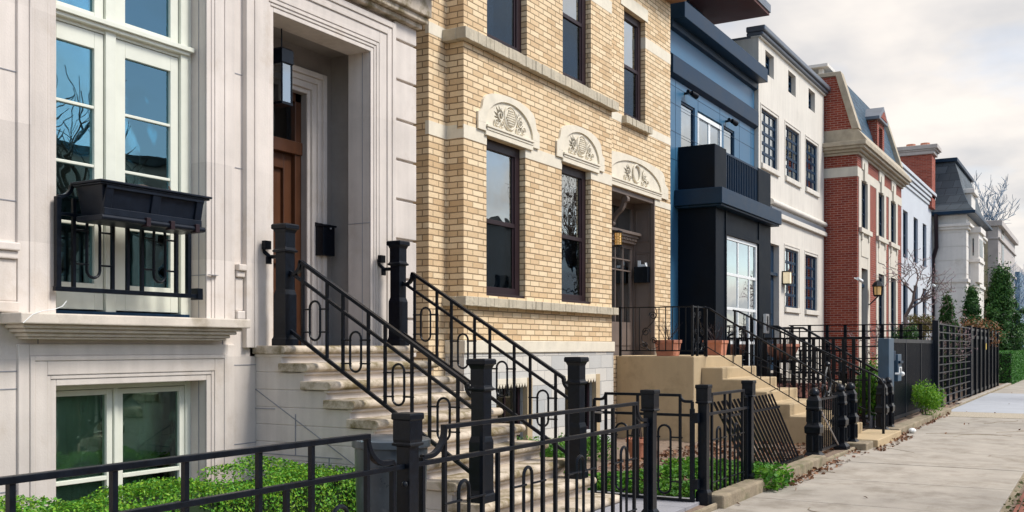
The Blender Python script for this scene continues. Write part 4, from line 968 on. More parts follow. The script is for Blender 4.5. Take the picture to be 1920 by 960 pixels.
t = step_rail(18.0, 'thin black railing down the tan steps, on the side nearer the dark house', 3.34, 1.12)
B('rail_post', IRON, t, (17.98, 18.02, 3.17, 3.21, .1, .98))
# terracotta square pots with bare twigs
def twigs(k, x, y, z, n, h, sp, rg):
    for i in range(n):
        a = rg.random()*6.28; d = Vector((math.cos(a)*sp, math.sin(a)*sp, h*rg.uniform(.6, 1))); p = Vector((x+rg.uniform(-.05, .05), y+rg.uniform(-.05, .05), z)); pts = [p]
        for j in range(4): p = p+d/4+Vector((rg.uniform(-.03, .03), rg.uniform(-.03, .03), 0)); pts.append(p)
        k.tube(pts, .005, 4, r1=.0015)
        for j in (2, 3): 
            q = pts[j]; e = Vector((rg.uniform(-.15, .15), rg.uniform(-.15, .15), rg.uniform(.03, .15))); k.tube([q, q+e], .002, 3, r1=.001)
def sqpot(x, y, z, w, h, label, seed):
    t = thing('planter_pot', label, 'pot', (x, y, z), 'terracotta pots on the tan stoop')
    M().lathe([(w*.43, z), (w*.5, z+h*.8), (w*.54, z+h*.8), (w*.54, z+h), (w*.48, z+h), (w*.46, z+h*.85), (.001, z+h*.85)], x, y, sq=True).build('pot', TERRA, t, bevel=.006)
    k = M(); twigs(k, x, y, z+h*.85, 16, .42, .22, random.Random(seed)); k.build('dry_plant', BROWN, t)
sqpot(16.1, 6.32, PZ, .34, .27, 'square terracotta pot on the stoop corner by the scroll railing', 1)
sqpot(17.6, 6.0, PZ, .34, .27, 'square terracotta pot with dry twigs at the head of the tan steps', 7)
# ================= HOUSE 3: dark blue modern house
Y3 = 7.3
h3 = thing('modern_house', 'dark blue modern town house with black box bay and balcony', 'house', (21, Y3, 0))
ax0, ax1 = 18.62, 24.28
wA = (X(1277, Y3), X(1303, Y3)); wB = (X(1308, Y3), X(1353, Y3)); wC = (X(1357, Y3), X(1377, Y3)); wz1_ = 6.55; fl = 4.75
shell(h3, ax0, ax1, Y3, 14, -.1, 8.0, [(*wA, fl+.1, wz1_), (*wB, fl+.1, wz1_), (*wC, fl+.1, wz1_)], BLUEP, dep=.25)
# panel joints
k = M()
for z in (5.3, 5.85, 6.4, 6.75): k.box(ax0, ax1, Y3-.003, Y3+.001, z-.004, z+.004)
for x in (19.0, 20.3, 21.7, 23.1, 24.0): k.box(x-.004, x+.004, Y3-.003, Y3+.001, 4.7, 6.95)
k.build('panel_joint', NAVY, h3)
k = M()
k.prism([(Y3, 6.88), (Y3-.10, 6.95), (Y3-.10, 7.30), (Y3, 7.38)], 'x', ax0, ax1+.04)
k.prism([(Y3, 7.82), (Y3-.08, 7.85), (Y3-.10, 8.02), (Y3, 8.02)], 'x', ax0, ax1+.03)
k.prism([(Y3-.02, 7.98), (Y3-.34, 7.98), (Y3-.34, 8.30), (Y3+.2, 8.30), (Y3+.2, 7.98)], 'x', ax0, ax1-.02)
k.build('cornice', NAVY, h3, bevel=.01)
win(h3, *wA, fl+.1, wz1_, Y3+.02, NAVY, fw=.05, gm=GLASS); win(h3, *wC, fl+.1, wz1_, Y3+.02, NAVY, fw=.05, gm=GLASS)
win(h3, *wB, fl+.1, wz1_-.05, Y3+.0, WHITEP, fw=.09, cols=2, mw=.12, gm=GLASS)
# box bay
bx0_, bx1_, by = 19.14, 23.02, 6.54
gx0_, gx1_ = X(1362, by), X(1421, by); gz1_ = Z(1362, 440, by); gz0_ = .9
k = M(); k.wall(by, bx0_, bx1_, -.1, 4.38, [(gx0_, gx1_, gz0_, gz1_)], .12)
k.add([(bx0_, by, -.1), (bx0_, Y3, -.1), (bx0_, Y3, 4.38), (bx0_, by, 4.38)], [(3, 2, 1, 0)]); k.add([(bx1_, by, -.1), (bx1_, Y3, -.1), (bx1_, Y3, 4.38), (bx1_, by, 4.38)], [(0, 1, 2, 3)])
k.build('bay', CHAR, h3)
B('bay_backing', ROOMIN, h3, (bx0_+.02, bx1_-.02, Y3-.012, Y3-.008, 0, 4.3))
k = M()
for x in (bx0_+.0, gx0_-.09, gx1_+.02): k.box(x, x+.07, by-.02, by+.0, -.1, 4.37)
k.box(gx0_-.09, gx1_+.09, by-.022, by, gz1_, gz1_+.08)
k.build('bay_trim', CHAR, h3, bevel=.004)
win(h3, gx0_, gx1_, gz0_, gz1_, by+.02, WHITEP, fw=.08, rows=4, mw=.06, gm=GLASS, colx=[gx0_+(gx1_-gx0_)*q for q in (.40, .76)], cur=lambda w, a, b, c, d, y: wavy(w, a, b, c, d, y, WCURT, amp=.02))
sx1_ = 23.12; sy = 6.32
k = M(); k.box(bx0_-.22, sx1_+.02, sy, Y3-.001, 4.38, 4.69).box(bx0_-.15, sx1_-.03, sy+.04, Y3-.002, 4.34, 4.38)
k.build('balcony_slab', NAVY, h3, bevel=.01)
t_ = 5.58
k = M(); k.box(bx0_, bx0_+.06, by, Y3-.001, 4.69, t_).box(bx0_+.06, X(1362, by), by, by+.06, 4.69, t_).box(X(1422, by), bx1_, by, by+.06, 4.69, t_-.03).box(bx1_-.06, bx1_, by+.06, Y3-.001, 4.69, t_-.03)
par_ = k.build('balcony_parapet', CHAR, h3, bevel=.006)
k = M(); k.box(X(1362, by), X(1422, by), by+.01, by+.05, t_-.09, t_-.05).box(X(1362, by), X(1422, by), by+.01, by+.05, 4.72, 4.75)
n = 19; a, b = X(1362, by), X(1422, by)
for i in range(n): q = a+(b-a)*(i+.5)/n; k.box(q-.012, q+.012, by+.015, by+.045, 4.75, t_-.09)
k.build('balcony_bars', NAVY, par_)
# penthouse and overhanging roof
k = M(); k.box(ax0, 23.4, 8.3, 13, 8.06, 9.75)
for x in (19.3, 20.9, 22.4): k.box(x-.02, x+.02, 8.27, 8.3, 8.06, 9.7)
k.box(ax0, 23.4, 8.26, 8.3, 9.0, 9.06)
k.build('penthouse', BLUEP, h3)
kr = M(); kr.box(ax0, 24.35, 6.95, 13, 9.62, 9.68); kr.build('soffit', MAROON, h3); B('roof_slab', ZINC, h3, (ax0, 24.38, 6.92, 13, 9.683, 9.88), bevel=.01)
# spot lamps
for px, py in ((1295, 175), (1371, 227)):
    x = X(px, Y3-.12); z = Z(px, py, Y3-.12)
    k = M(); k.tube([(x-.02, Y3-.14, z), (x+.16, Y3-.19, z-.04)], .05, 12, r1=.06); k.tube([(x-.16, Y3-.12, z+.01), (x-.01, Y3-.12, z)], .035, 10); k.box(x-.06, x, Y3-.1, Y3, z-.02, z+.02)
    k.build('spot_lamp', IRON, h3, smooth=True)
# ================= HOUSE 4: white stucco
Y4 = 7.2; c0, c1 = 24.3, 31.0
h4 = thing('stucco_house', 'white stucco town house with black gridded windows and grey metal coping', 'house', (27, Y4, 0))
def rect(a, b, t, u, Y): return (X(a, Y), X(b, Y), Z(a, u, Y) if u else None, Z(a, t, Y))
tops = [rect(1435, 1451, 93, None, Y4), rect(1478, 1492, 132, None, Y4), rect(1516, 1528, 170, None, Y4)]
tz1 = Z(1435, 93, Y4); tz0 = Z(1451, 148, Y4)-.02
mids = [(X(1428, Y4), X(1458, Y4)), (X(1473, Y4), X(1499, Y4)), (X(1511, Y4), X(1533, Y4))]
mz1_ = Z(1428, 201, Y4); mz0_ = Z(1458, 322, Y4)
los = [(X(1472, Y4), X(1497, Y4)), (X(1510, Y4), X(1532, Y4))]
lz1_ = Z(1472, 464, Y4); lz0_ = Z(1497, 579, Y4)
dr = (X(1443, Y4), X(1461, Y4)); dz1_ = Z(1443, 455, Y4)
H4 = 9.12
holes = [(a[0], a[1], tz0, tz1) for a in tops] + [(a, b, mz0_, mz1_) for a, b in mids] + [(a, b, lz0_, lz1_) for a, b in los] + [(*dr, .95, dz1_)]
shell(h4, c0, c1, Y4, 14, -.1, H4, holes, STUC, dep=.28)
for a in tops: win(h4, a[0], a[1], tz0, tz1, Y4+.12, NAVY, fw=.06, cols=2, rows=3, mw=.05)
for a, b in mids:
    win(h4, a, b, mz0_, mz1_, Y4+.05, NAVY, fw=.06, cols=3, rows=5, mw=.075, gm=GLASS, cur=lambda w, a, b, c, d, y: blind(w, a, b, c, d, y, WCURT))
for a, b in los:
    win(h4, a, b, lz0_, lz1_, Y4+.05, NAVY, fw=.06, cols=3, rows=5, mw=.075, gm=GLASS, cur=lambda w, a, b, c, d, y: blind(w, a, b, c, d, y, WCURT))
k = M()
for a, b, z in [(a, b, mz0_) for a, b in mids]+[(a, b, lz0_) for a, b in los]: k.box(a-.08, b+.08, Y4-.06, Y4+.05, z-.13, z)
k.build('window_sill', STUC, h4, bevel=.01)
k = M()
for a, b, z0, z1 in [(a, b, mz0_, mz1_) for a, b in mids]+[(a, b, lz0_, lz1_) for a, b in los]:
    k.box(a-.1, a-.07, Y4-.015, Y4, z0, z1+.1).box(b+.07, b+.1, Y4-.015, Y4, z0, z1+.1).box(a-.07, b+.07, Y4-.015, Y4, z1+.07, z1+.1)
k.build('window_margin', STUC, h4)
k = M(); k.box(dr[0]+.02, dr[1]-.02, Y4+.14, Y4+.18, .95, dz1_)
for z0, z1 in ((1.2, 2.3), (2.45, 3.3)): k.box(dr[0]+.2, dr[1]-.2, Y4+.12, Y4+.14, z0, z1)
k.box(dr[0], dr[1], Y4+.04, Y4+.12, 3.42, 3.5)
d4 = k.build('door', NAVY, h4, bevel=.005)
kk = M(); kk.tube([(dr[0]+.25, Y4+.06, 2.0), (dr[0]+.25, Y4+.06, 2.3)], .02, 8); kk.build('handle', STEEL, d4)
k = M(); k.box(c0-.02, c1+.06, Y4-.06, Y4+.2, H4, H4+.05); k.build('cornice', STUC, h4, bevel=.02)
k = M(); k.box(c0-.03, c1+.10, Y4-.12, Y4+.3, H4+.053, H4+.14).box(c0-.06, c1+.14, Y4-.18, Y4+.3, H4+.14, H4+.28); k.build('coping', ZINC, h4, bevel=.03)
lz = Z(1549, 420, Y4-.1)
k = M(); k.tube([(c0+1.0, Y4-.02, lz), (c1+.08, Y4-.02, lz)], .075, 12); k.build('ledge', STUC, h4, smooth=True)
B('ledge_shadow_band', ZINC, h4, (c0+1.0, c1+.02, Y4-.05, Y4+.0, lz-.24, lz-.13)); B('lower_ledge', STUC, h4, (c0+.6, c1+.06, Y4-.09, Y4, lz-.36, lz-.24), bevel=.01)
q = X(1474, Y4-.08); z0, z1 = Z(1474, 532, Y4-.08), Z(1474, 510, Y4-.08)
t = thing('wall_lamp', 'square lit wall lamp on the white stucco house', 'lamp', (q, Y4-.08, z0))
k = M(); k.box(q-.13, q+.13, Y4-.20, Y4, z1, z1+.02).box(q-.13, q+.13, Y4-.20, Y4, z0-.02, z0)
for a in (-.125, .115): k.box(q+a, q+a+.01, Y4-.2, Y4-.19, z0, z1)
k.box(q-.13, q+.13, Y4-.02, Y4, z0, z1); k.build('lamp_frame', IRON, t)
B('lamp_glass', GLOWW, t, (q-.11, q+.11, Y4-.185, Y4-.03, z0+.01, z1-.01))
# panel / intercom plate near the door: steel plate on post
q = X(1436, 6.4); z0, z1 = Z(1436, 625, 6.4), Z(1436, 593, 6.4)
t = thing('intercom_panel', 'grey steel intercom panel on a thin post at the dark house door', 'intercom', (q, 6.4, .5))
k = M(); k.box(q-.13, q+.13, 6.36, 6.42, z0, z1+.05); k.build('plate', STEEL, t, bevel=.008); B('post', IRON, t, (q-.03, q+.03, 6.43, 6.47, .3, z1)); B('slot', IRON, t, (q-.03, q+.03, 6.35, 6.36, z0+.05, z1))
# ================= HOUSE 5: red brick with mansard
Y5 = 6.25; e0, e1 = 31.1, 38.75
CREAMS = mat('cream_dressed_stone', (.62, .57, .47), .85, var=.12, vs=2, streak=.4); BRST = mat('tan_grey_stone', (.40, .34, .25), .8, var=.2, vs=4)
h5 = thing('red_brick_house', 'red brick town house with pale stone window bays and blue slate mansard', 'house', (35, Y5, 0))
bays = [(X(1614, Y5), X(1626, Y5)), (X(1646, Y5), X(1657, Y5)), (X(1669, Y5), X(1679, Y5))]
uz1_ = Z(1614, 337, Y5); uz0_ = Z(1614, 428, Y5); gz1 = Z(1614, 502, Y5); gz0 = .75
hl = [(a, b, uz0_, uz1_) for a, b in bays] + [(a, b, gz0, gz1) for a, b in bays]
CZ0, CZ1 = 7.30, 7.67
shell(h5, e0, e1, Y5, 15, -.1, CZ0+.1, hl, REDB, dep=.3)
k = M(); s = .012
zb0, zb1 = uz1_-.0, uz1_+.47          # stone band at window heads
zb0 = Z(1608, 330, Y5); zb1 = Z(1608, 312, Y5)
k.box(e0-s, e1+s, Y5-s, Y5+.02, zb0, zb1); k.box(e0-s, e0+.02, Y5+.02, 15, zb0, zb1)
for a, b in bays:
    w = .34
    for p, q in ((a-w, a+.012), (b-.012, b+w)): k.box(p, q, Y5-.02, Y5+.31, gz0-.3, zb0)
    k.box(a+.012, b-.012, Y5-.015, Y5+.05, gz1, uz0_-.14)                       # spandrel
    k.box(a-w*.2, b+w*.2, Y5-.035, Y5, gz1+.35, uz0_-.25)
    k.box(a+.012, b-.012, Y5-.015, Y5+.05, uz1_-.003, zb0)
    k.box(a-w, b+w, Y5-.10, Y5+.05, uz0_-.14, uz0_)                    # sill
    k.box(a-.1, a+.05, Y5-.07, Y5, uz0_-.34, uz0_-.14); k.box(b-.05, b+.1, Y5-.07, Y5, uz0_-.34, uz0_-.14)
    c = (a+b)/2; k.box(c-.42, c+.42, Y5-.04, Y5, zb1+.0, zb1+.50); k.box(c-.20, c+.20, Y5-.07, Y5-.0, uz1_-.0, zb1+.2)
k.box(e0-.03, e1+.03, Y5-.03, Y5+.1, -.1, .75)
k.build('stone_dressing', CREAMS, h5)
for a, b in bays:
    win(h5, a, b, uz0_, uz1_, Y5+.06, NAVY, fw=.06, cols=2, rows=3, mw=.03, gm=GLASSD)
for a, b in bays[1:]: win(h5, a, b, gz0+.1, gz1, Y5+.06, NAVY, fw=.06, cols=2, rows=3, mw=.03, gm=GLASSD)
a, b = bays[0]; k = M(); k.box(a, b, Y5+.15, Y5+.2, gz0, gz1-.5).box(a+.15, b-.15, Y5+.13, Y5+.15, 1.1, 2.0).box(a+.15, b-.15, Y5+.13, Y5+.15, 2.2, 3.2).box(a, b, Y5+.08, Y5+.2, gz1-.55, gz1-.45); k.build('door', NAVY, h5, bevel=.005)
k = M()
for i, (p, q) in enumerate(((.06, .08), (.14, .16), (.24, .24), (.30, .37))): k.box(e0-p, e1+p, Y5-p, 15, CZ0+(.0, .08, .16, .24)[i], CZ0+q)
k.prism([(Y5-.0, 7.67), (Y5-.30, 7.67), (Y5-.26, 7.74), (Y5, 8.08), (14.9, 8.08), (14.9, 7.67)], 'x', e0-.02, e1+.02)
k.build('cornice', BRST, h5, bevel=.012)
mt = 9.72; ym0, ym1 = Y5+.06, 6.82
k = M(); k.prism([(ym0, 8.0), (ym1, mt), (14, mt), (14, 8.0)], 'x', e0+.28, e1-.28); k.build('roof', SLATE, h5)
for xx, nm in ((e0, 1), (e1-.28, 2)):
    k = M(); k.prism([(ym0-.0, 8.08), (ym1, mt+.02), (14, mt+.02), (14, 8.08)], 'x', xx, xx+.28); k.build('gable_wall', REDB, h5)
    k = M(); P_ = [(ym0-.12, 8.06), (ym1-.10, mt+.10), (14, mt+.10), (14, mt+.0), (ym1+.05, mt-.02), (ym0+.09, 8.06)]; k.prism(P_, 'x', xx-.06, xx+.34); k.build('gable_coping', BRST, h5, bevel=.01)
k = M()
# dormers with stone pediments
for px in (1648,):
    c = 34.9; hw = .62; zb_, zt_ = 8.08, 8.95
    k = M(); k.box(c-hw, c-.30, Y5+.02, 7.6, zb_, zt_).box(c+.30, c+hw, Y5+.02, 7.6, zb_, zt_).box(c-.30, c+.30, Y5+.02, Y5+.3, zt_-.15, zt_); d = k.build('dormer', REDB, h5)
    win(d, c-.30, c+.30, zb_, zt_-.15, Y5+.12, NAVY, fw=.05, cols=2, rows=2, mw=.03)
    k = M(); k.prism([(c-hw-.14, zt_), (c+hw+.14, zt_), (c+hw+.14, zt_+.10), (c, zt_+.52), (c-hw-.14, zt_+.10)], 'y', Y5-.08, 7.6); k.build('pediment', ZINC, d, bevel=.01)
    k = M(); k.prism([(c-hw+.1, zt_+.08), (c+hw-.1, zt_+.08), (c, zt_+.36)], 'y', Y5-.095, Y5-.07); k.build('pediment_face', REDB, d)
c_ = 37.3
# chimney with stone cap seen above the white house
cz = Z(1525, 122, 8.8)
k = M(); k.box(31.4, 32.3, 7.3, 8.3, mt-.02, mt+.14)
for x in (31.42, 32.13):
    for y in (7.32, 8.14): k.box(x, x+.14, y, y+.14, mt+.14, mt+.36)
k.box(31.25, 32.4, 7.15, 8.45, mt+.36, mt+.46)
ch = k.build('chimney', STONEP, h5, bevel=.01)
q = X(1646, Y5-.3); z0, z1 = Z(1646, 556, Y5-.3), Z(1646, 533, Y5-.3)
t = thing('wall_lantern', 'black lit lantern between the stone window bays of the red brick house', 'lamp', (q, Y5-.3, z0))
k = M(); k.lathe([(.14, z1-.08), (.2, z1-.06), (.12, z1+.06), (.02, z1+.12)], q, Y5-.3, 6); k.lathe([(.11, z0), (.14, z0+.04), (.14, z0+.05)], q, Y5-.3, 6); k.tube([(q, Y5-.3, z0), (q, Y5-.05, z0-.25), (q, Y5, z0-.2)], .02, 6)
for i in range(6): a_ = math.pi*i/3; k.bar((q+.13*math.cos(a_), Y5-.3+.13*math.sin(a_), z0+.04), (q+.15*math.cos(a_), Y5-.3+.15*math.sin(a_), z1-.07), .02, .02)
k.build('lantern_frame', IRON, t); M().lathe([(.10, z0+.05), (.12, z1-.08)], q, Y5-.3, 6).build('lantern_glass', GLOW, t)
q = X(1600, 6.0)
for px, py, lb in ((1611, 525, 'white camera on the corner of the red brick house'), (1750, 535, 'white camera on the pale wall beside the downspout')):
    Yq = Y5-.12 if px < 1700 else 6.4; x = X(px, Yq); z = Z(px, py, Yq)
    t = thing('security_camera', lb, 'camera', (x, Yq, z)); k = M(); k.tube([(x-.22, Yq, z+.03), (x+.12, Yq-.05, z-.03)], .05, 10); k.build('housing', WHITEP, t, smooth=True); k = M(); k.tube([(x, Yq, z), (x, Yq+.14, z+.06)], .02, 6); k.build('arm', WHITEP, t)
# ================= HOUSE 6: bluish white
Y6 = 6.6; f0, f1 = 38.8, 49.0
h6 = thing('pale_stucco_house', 'flat bluish white town house beyond the red brick one, with tall red chimney', 'house', (44, Y6, 0))
ws = [(X(1693, Y6), X(1702, Y6)), (X(1713, Y6), X(1721, Y6)), (X(1730, Y6), X(1737, Y6))]
z1 = Z(1693, 392, Y6); z0 = Z(1693, 482, Y6); g1 = Z(1693, 528, Y6); g0 = 1.0
H6 = Z(1745, 388, Y6)
shell(h6, f0, f1, Y6, 15, -.1, H6, [(a, b, z0, z1) for a, b in ws]+[(a, b, g0, g1) for a, b in ws], STUCW, dep=.3)
for a, b in ws:
    win(h6, a, b, z0, z1, Y6+.08, NAVY, fw=.07, cols=2, rows=2, mw=.04); win(h6, a, b, g0, g1, Y6+.08, NAVY, fw=.07, cols=2, rows=2, mw=.04)
k = M()
for i in range(4): k.box(f0, f1+.02*i, Y6-.05-.05*i, Y6+.3, H6+.16*i, H6+.16*i+.13)
k.build('cornice', STUCW, h6, bevel=.01)
cx0 = 46.0; YY = 7.3
x0_, x1_ = X(1690, 8), X(1745, 7.4)
k = M(); k.box(47.9, 48.9, 6.45, 7.8, H6-.1, 10.1); chm = k.build('chimney', REDB2, h6)
k = M(); k.box(47.8, 49, 6.35, 7.9, 10.1, 10.25).box(47.7, 49.1, 6.2, 8.05, 10.32, 10.5).box(47.75, 49.05, 6.28, 7.97, 10.25, 10.32); k.build('chimney_cap', GREYST, chm, bevel=.02)
for y in (6.8, 7.4): M().lathe([(.2, 10.5), (.2, 10.68), (.1, 10.68)], 48.4, y, 12).build('chimney_pot', TERRA, chm)
# ================= HOUSE 7: pale stone with slate roof
e7 = 49.2; Y7 = YX(1812, e7)
h7 = thing('slate_roofed_house', 'pale dressed stone house with steep grey slate roof and corner oriel', 'house', (52, Y7, 0))
H7 = ZX(1780, 397, e7); x7 = 57
k = M()
z = -.1; zc_ = []
while z < H7:
    zz1 = min(z+.62, H7); k.box(e7, x7, Y7, 16, z, zz1-.03); k.box(e7+.02, x7, Y7+.02, 15.9, zz1-.03, zz1); z = zz1
k.build('wall', STONEP, h7)
zc2 = ZX(1790, 425, e7); k = M(); k.box(e7-.1, x7, Y7-.1, 16, zc2-.12, zc2).box(e7-.18, x7, Y7-.18, 16, zc2, zc2+.12); z3 = ZX(1790, 525, e7); k.box(e7-.08, x7, Y7-.08, 16, z3-.1, z3+.05); k.build('string_course', STONEP, h7, bevel=.01)
rt = ZX(1760, 312, e7)
yl_, yr_ = YX(1749, e7), Y7
k = M(); R0 = [(e7-.3, Y7-.3), (x7, Y7-.3), (x7, 16), (e7-.3, 16)]
# flared mansard: rings
rings = [(-.35, H7-.02), (-.1, H7+.3), (.12, H7+.8), (.36, H7+1.7), (.55, rt+.25)]
vs = []; fs = []
for i, (o, z) in enumerate(rings): vs += [(e7+o, Y7+o, z), (x7-o, Y7+o, z), (x7-o, 16-o, z), (e7+o, 16-o, z)]
for i in range(len(rings)-1):
    for j in range(4): fs.append((4*i+j, 4*i+(j+1) % 4, 4*i+4+(j+1) % 4, 4*i+4+j))
fs.append((16, 17, 18, 19)); k.add(vs, fs); k.build('roof', SLATEG, h7)
k = M(); k.box(e7-.4, x7, Y7-.4, 16, H7-.16, H7-.02).box(e7+.42, x7-.4, Y7+.42, 15.6, rt+.25, rt+.42); k.build('eaves', NAVY, h7, bevel=.02)
k = M(); yd7 = YX(1757, e7); k.tube([(e7-.35, YX(1757, e7), H7-.1), (e7-.2, YX(1757, e7), H7-1.6), (e7-.12, YX(1750, e7), H7-2.1), (e7-.12, YX(1749, e7), 0)], .09, 8); k.build('downspout', BROWN, h7, smooth=True)
# oriel and stone dormer at the corner
oz0, oz1 = ZX(1822, 528, e7+.6), ZX(1822, 435, e7+.6)
oy0 = YX(1836, e7+1.2)
k = M(); k.box(e7+1.0, e7+3.0, oy0, Y7+.02, oz0, oz1).box(e7+.9, e7+3.1, oy0-.1, Y7, oz1, oz1+.25).box(e7+.9, e7+3.1, oy0-.06, Y7, oz0+.9, oz0+1.05)
for i in range(3): k.box(e7+1.0+.12*i, e7+3.0-.12*i, oy0+.14*(i+1), Y7, oz0-.2*(i+1), oz0-.2*i)
k.build('oriel', STONEP, h7, bevel=.02)
B('oriel_pane', GLASSD, h7, (e7+.985, e7+.995, oy0+.2, Y7-.15, oz0+1.2, oz1-.25), (e7+1.3, e7+2.7, oy0-.015, oy0-.005, oz0+1.2, oz1-.25))
dz0 = H7-.1; k = M(); k.box(e7+.6, e7+2.2, Y7-.15, Y7+1.4, dz0, dz0+.95).box(e7+.5, e7+2.3, Y7-.28, Y7+1.5, dz0+.95, dz0+1.15); k.build('dormer', STONEP, h7, bevel=.02)
# ================= HOUSE 8
e8 = 60; Y8 = YX(1872, e8); H8 = ZX(1850, 425, e8)
h8 = thing('sandstone_house', 'beige house with rough sandstone courses, grey corner pier and one square window', 'house', (64, Y8, 0))
k = M(); k.box(e8, 72, Y8, 17, -.1, H8); k.build('wall', GREYST, h8)
ya, yb_ = YX(1852, e8), 13
k = M(); z = 0; rg = random.Random(5)
while z < H8-.8:
    hh = rg.uniform(.22, .5); o = rg.uniform(.02, .05); k.box(e8-o, e8, ya, yb_, z, min(z+hh-.02, H8-.8)); z += hh
k.build('sandstone_course', SANDS, h8)
k = M(); k.box(e8-.18, 72.2, Y8-.2, 17, H8, H8+.3).box(e8-.10, 72, Y8-.1, 17, H8-.7, H8-.6)
zq = ZX(1860, 498, e8); k.box(e8-.08, 72, Y8-.1, ya, zq-.1, zq+.05).box(e8-.06, e8, Y8, ya, 0, H8)
k.build('stone_band', GREYST, h8, bevel=.02)
k = M(); k.box(e8+1.2, e8+9, 8, 12, H8+.3, H8+1.3); k.build('roof_room', GALV, h8)
wy0, wy1, wz0_, wz1_ = YX(1845, e8), YX(1832, e8), ZX(1838, 478, e8), ZX(1838, 457, e8)
k = M(); k.box(e8-.07, e8-.05, wy0, wy1, wz0_, wz1_); k.build('window', NAVY, h8); B('pane', GLASSD, h8, (e8-.09, e8-.075, wy0+.08, wy1-.08, wz0_+.08, wz1_-.08))
k = M(); k.box(e8+2, e8+3.4, Y8-.02, Y8-.01, 5.2, 8.2).box(e8+2, e8+3.4, Y8-.02, Y8-.01, 1, 3.4); k.build('front_pane', GLASSD, h8)
# ================= HOUSE 9: far blue-grey and brick
e9 = 84; 
h9 = thing('distant_house', 'distant low house with a bluish wall and red brick gable, behind the evergreens', 'house', (90, 5, 0))
ya, yb_ = YX(1912, e9), YX(1880, e9)
k = M(); k.box(e9, e9+12, ya, yb_+4, -.1, ZX(1895, 510, e9)); k.build('wall', BLUEP, h9)
k = M(); k.box(e9+3, e9+12, ya+.5, yb_+4, 0, ZX(1895, 487, e9)); k.build('upper_wall', GREYST, h9)
k = M(); k.prism([(yb_-1.0, 7.0), (yb_+4, 7.0), (yb_+4, 9.6), (yb_+.3, 9.2)], 'x', e9+8, e9+12); k.build('brick_gable', REDB2, h9)
# ================= vegetation helpers
def leaves(k, n, size, rng, fn, flat=0.0, asp=.55, m=0):
    V, F = [], []
    for i in range(n):
        p, nor = fn(rng); s = size*rng.uniform(.6, 1.3)
        a = Vector((rng.gauss(0, 1), rng.gauss(0, 1), rng.gauss(0, 1)*(1-flat))); a.normalize()
        nn = (Vector(nor)*.9 + Vector((rng.gauss(0, .6), rng.gauss(0, .6), rng.gauss(0, .6)))); nn.normalize()
        u = a - nn*a.dot(nn)
        if u.length < .05: continue
        u.normalize(); w = nn.cross(u); o = len(V)
        V += [p-u*s*.5, p+w*s*asp*.5+nn*s*.08, p+u*s*.5, p-w*s*asp*.5+nn*s*.08]; F.append((o, o+1, o+2, o+3))
    k.add(V, F, m)
def hedge(name, label, x0, x1, y0, y1, z0, z1, n, size, m, seed=1, cat='hedge', bumps=.05):
    t = thing(name, label, cat, ((x0+x1)/2, (y0+y1)/2, z0)); rng = random.Random(seed)
    dz = lambda x, y: bumps*(math.sin(x*5.1+seed)+math.sin(y*7+x*2.3)+.6*math.sin(x*13+y*11))
    A = [(x1-x0)*(y1-y0), (x1-x0)*(z1-z0), (y1-y0)*(z1-z0), (y1-y0)*(z1-z0)]; S = sum(A)
    def fn(r):
        q = r.random()*S; x = r.uniform(x0, x1); y = r.uniform(y0, y1); z = r.uniform(z0, z1); d = abs(r.gauss(0, .035))
        if q < A[0]: return Vector((x, y, z1+dz(x, y)-d)), (0, 0, 1)
        if q < A[0]+A[1]: return Vector((x, y0+dz(x, z)*.6+d, z)), (0, -1, .3)
        if q < A[0]+A[1]+A[2]: return Vector((x0+d, y, z)), (-1, 0, .2)
        return Vector((x1-d, y, z)), (1, 0, .2)
    k = M(); leaves(k, n, size, rng, fn); o = k.build('foliage', m, t)
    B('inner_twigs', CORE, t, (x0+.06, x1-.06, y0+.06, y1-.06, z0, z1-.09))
    return t
hedge('boxwood_hedge', 'bright green boxwood hedge under the limestone house windows', 2.4, 6.95, 5.50, 6.35, .0, .555, 40000, .030, LEAFL)
def bush(name, label, c, r, h, n, size, m, seed=1, group=None, stems=6, cat='bush'):
    t = thing(name, label, cat, c, group); rng = random.Random(seed); c = Vector(c)
    lobes = [(Vector((rng.uniform(-.5, .5)*r, rng.uniform(-.5, .5)*r, rng.uniform(.35, .8)*h)), rng.uniform(.4, .65)) for _ in range(9)]
    def fn(q):
        l, s = q.choice(lobes); d = Vector((q.gauss(0, 1), q.gauss(0, 1), q.gauss(0, 1))); d.normalize()
        p = c+l+Vector((d.x*r*s, d.y*r*s, d.z*h*s*.6))*q.uniform(.55, 1.05); p.z = max(p.z, c.z+.01); return p, d
    k = M(); leaves(k, n, size, rng, fn); k.build('foliage', m, t)
    k = M()
    for i in range(stems): a = rng.random()*6.28; k.tube([c+Vector((0, 0, -.02)), c+Vector((math.cos(a)*r*.3, math.sin(a)*r*.3, h*.4)), c+Vector((math.cos(a)*r*.6, math.sin(a)*r*.6, h*.8))], .01, 4, r1=.003)
    k.build('stem', BARK, t); return t
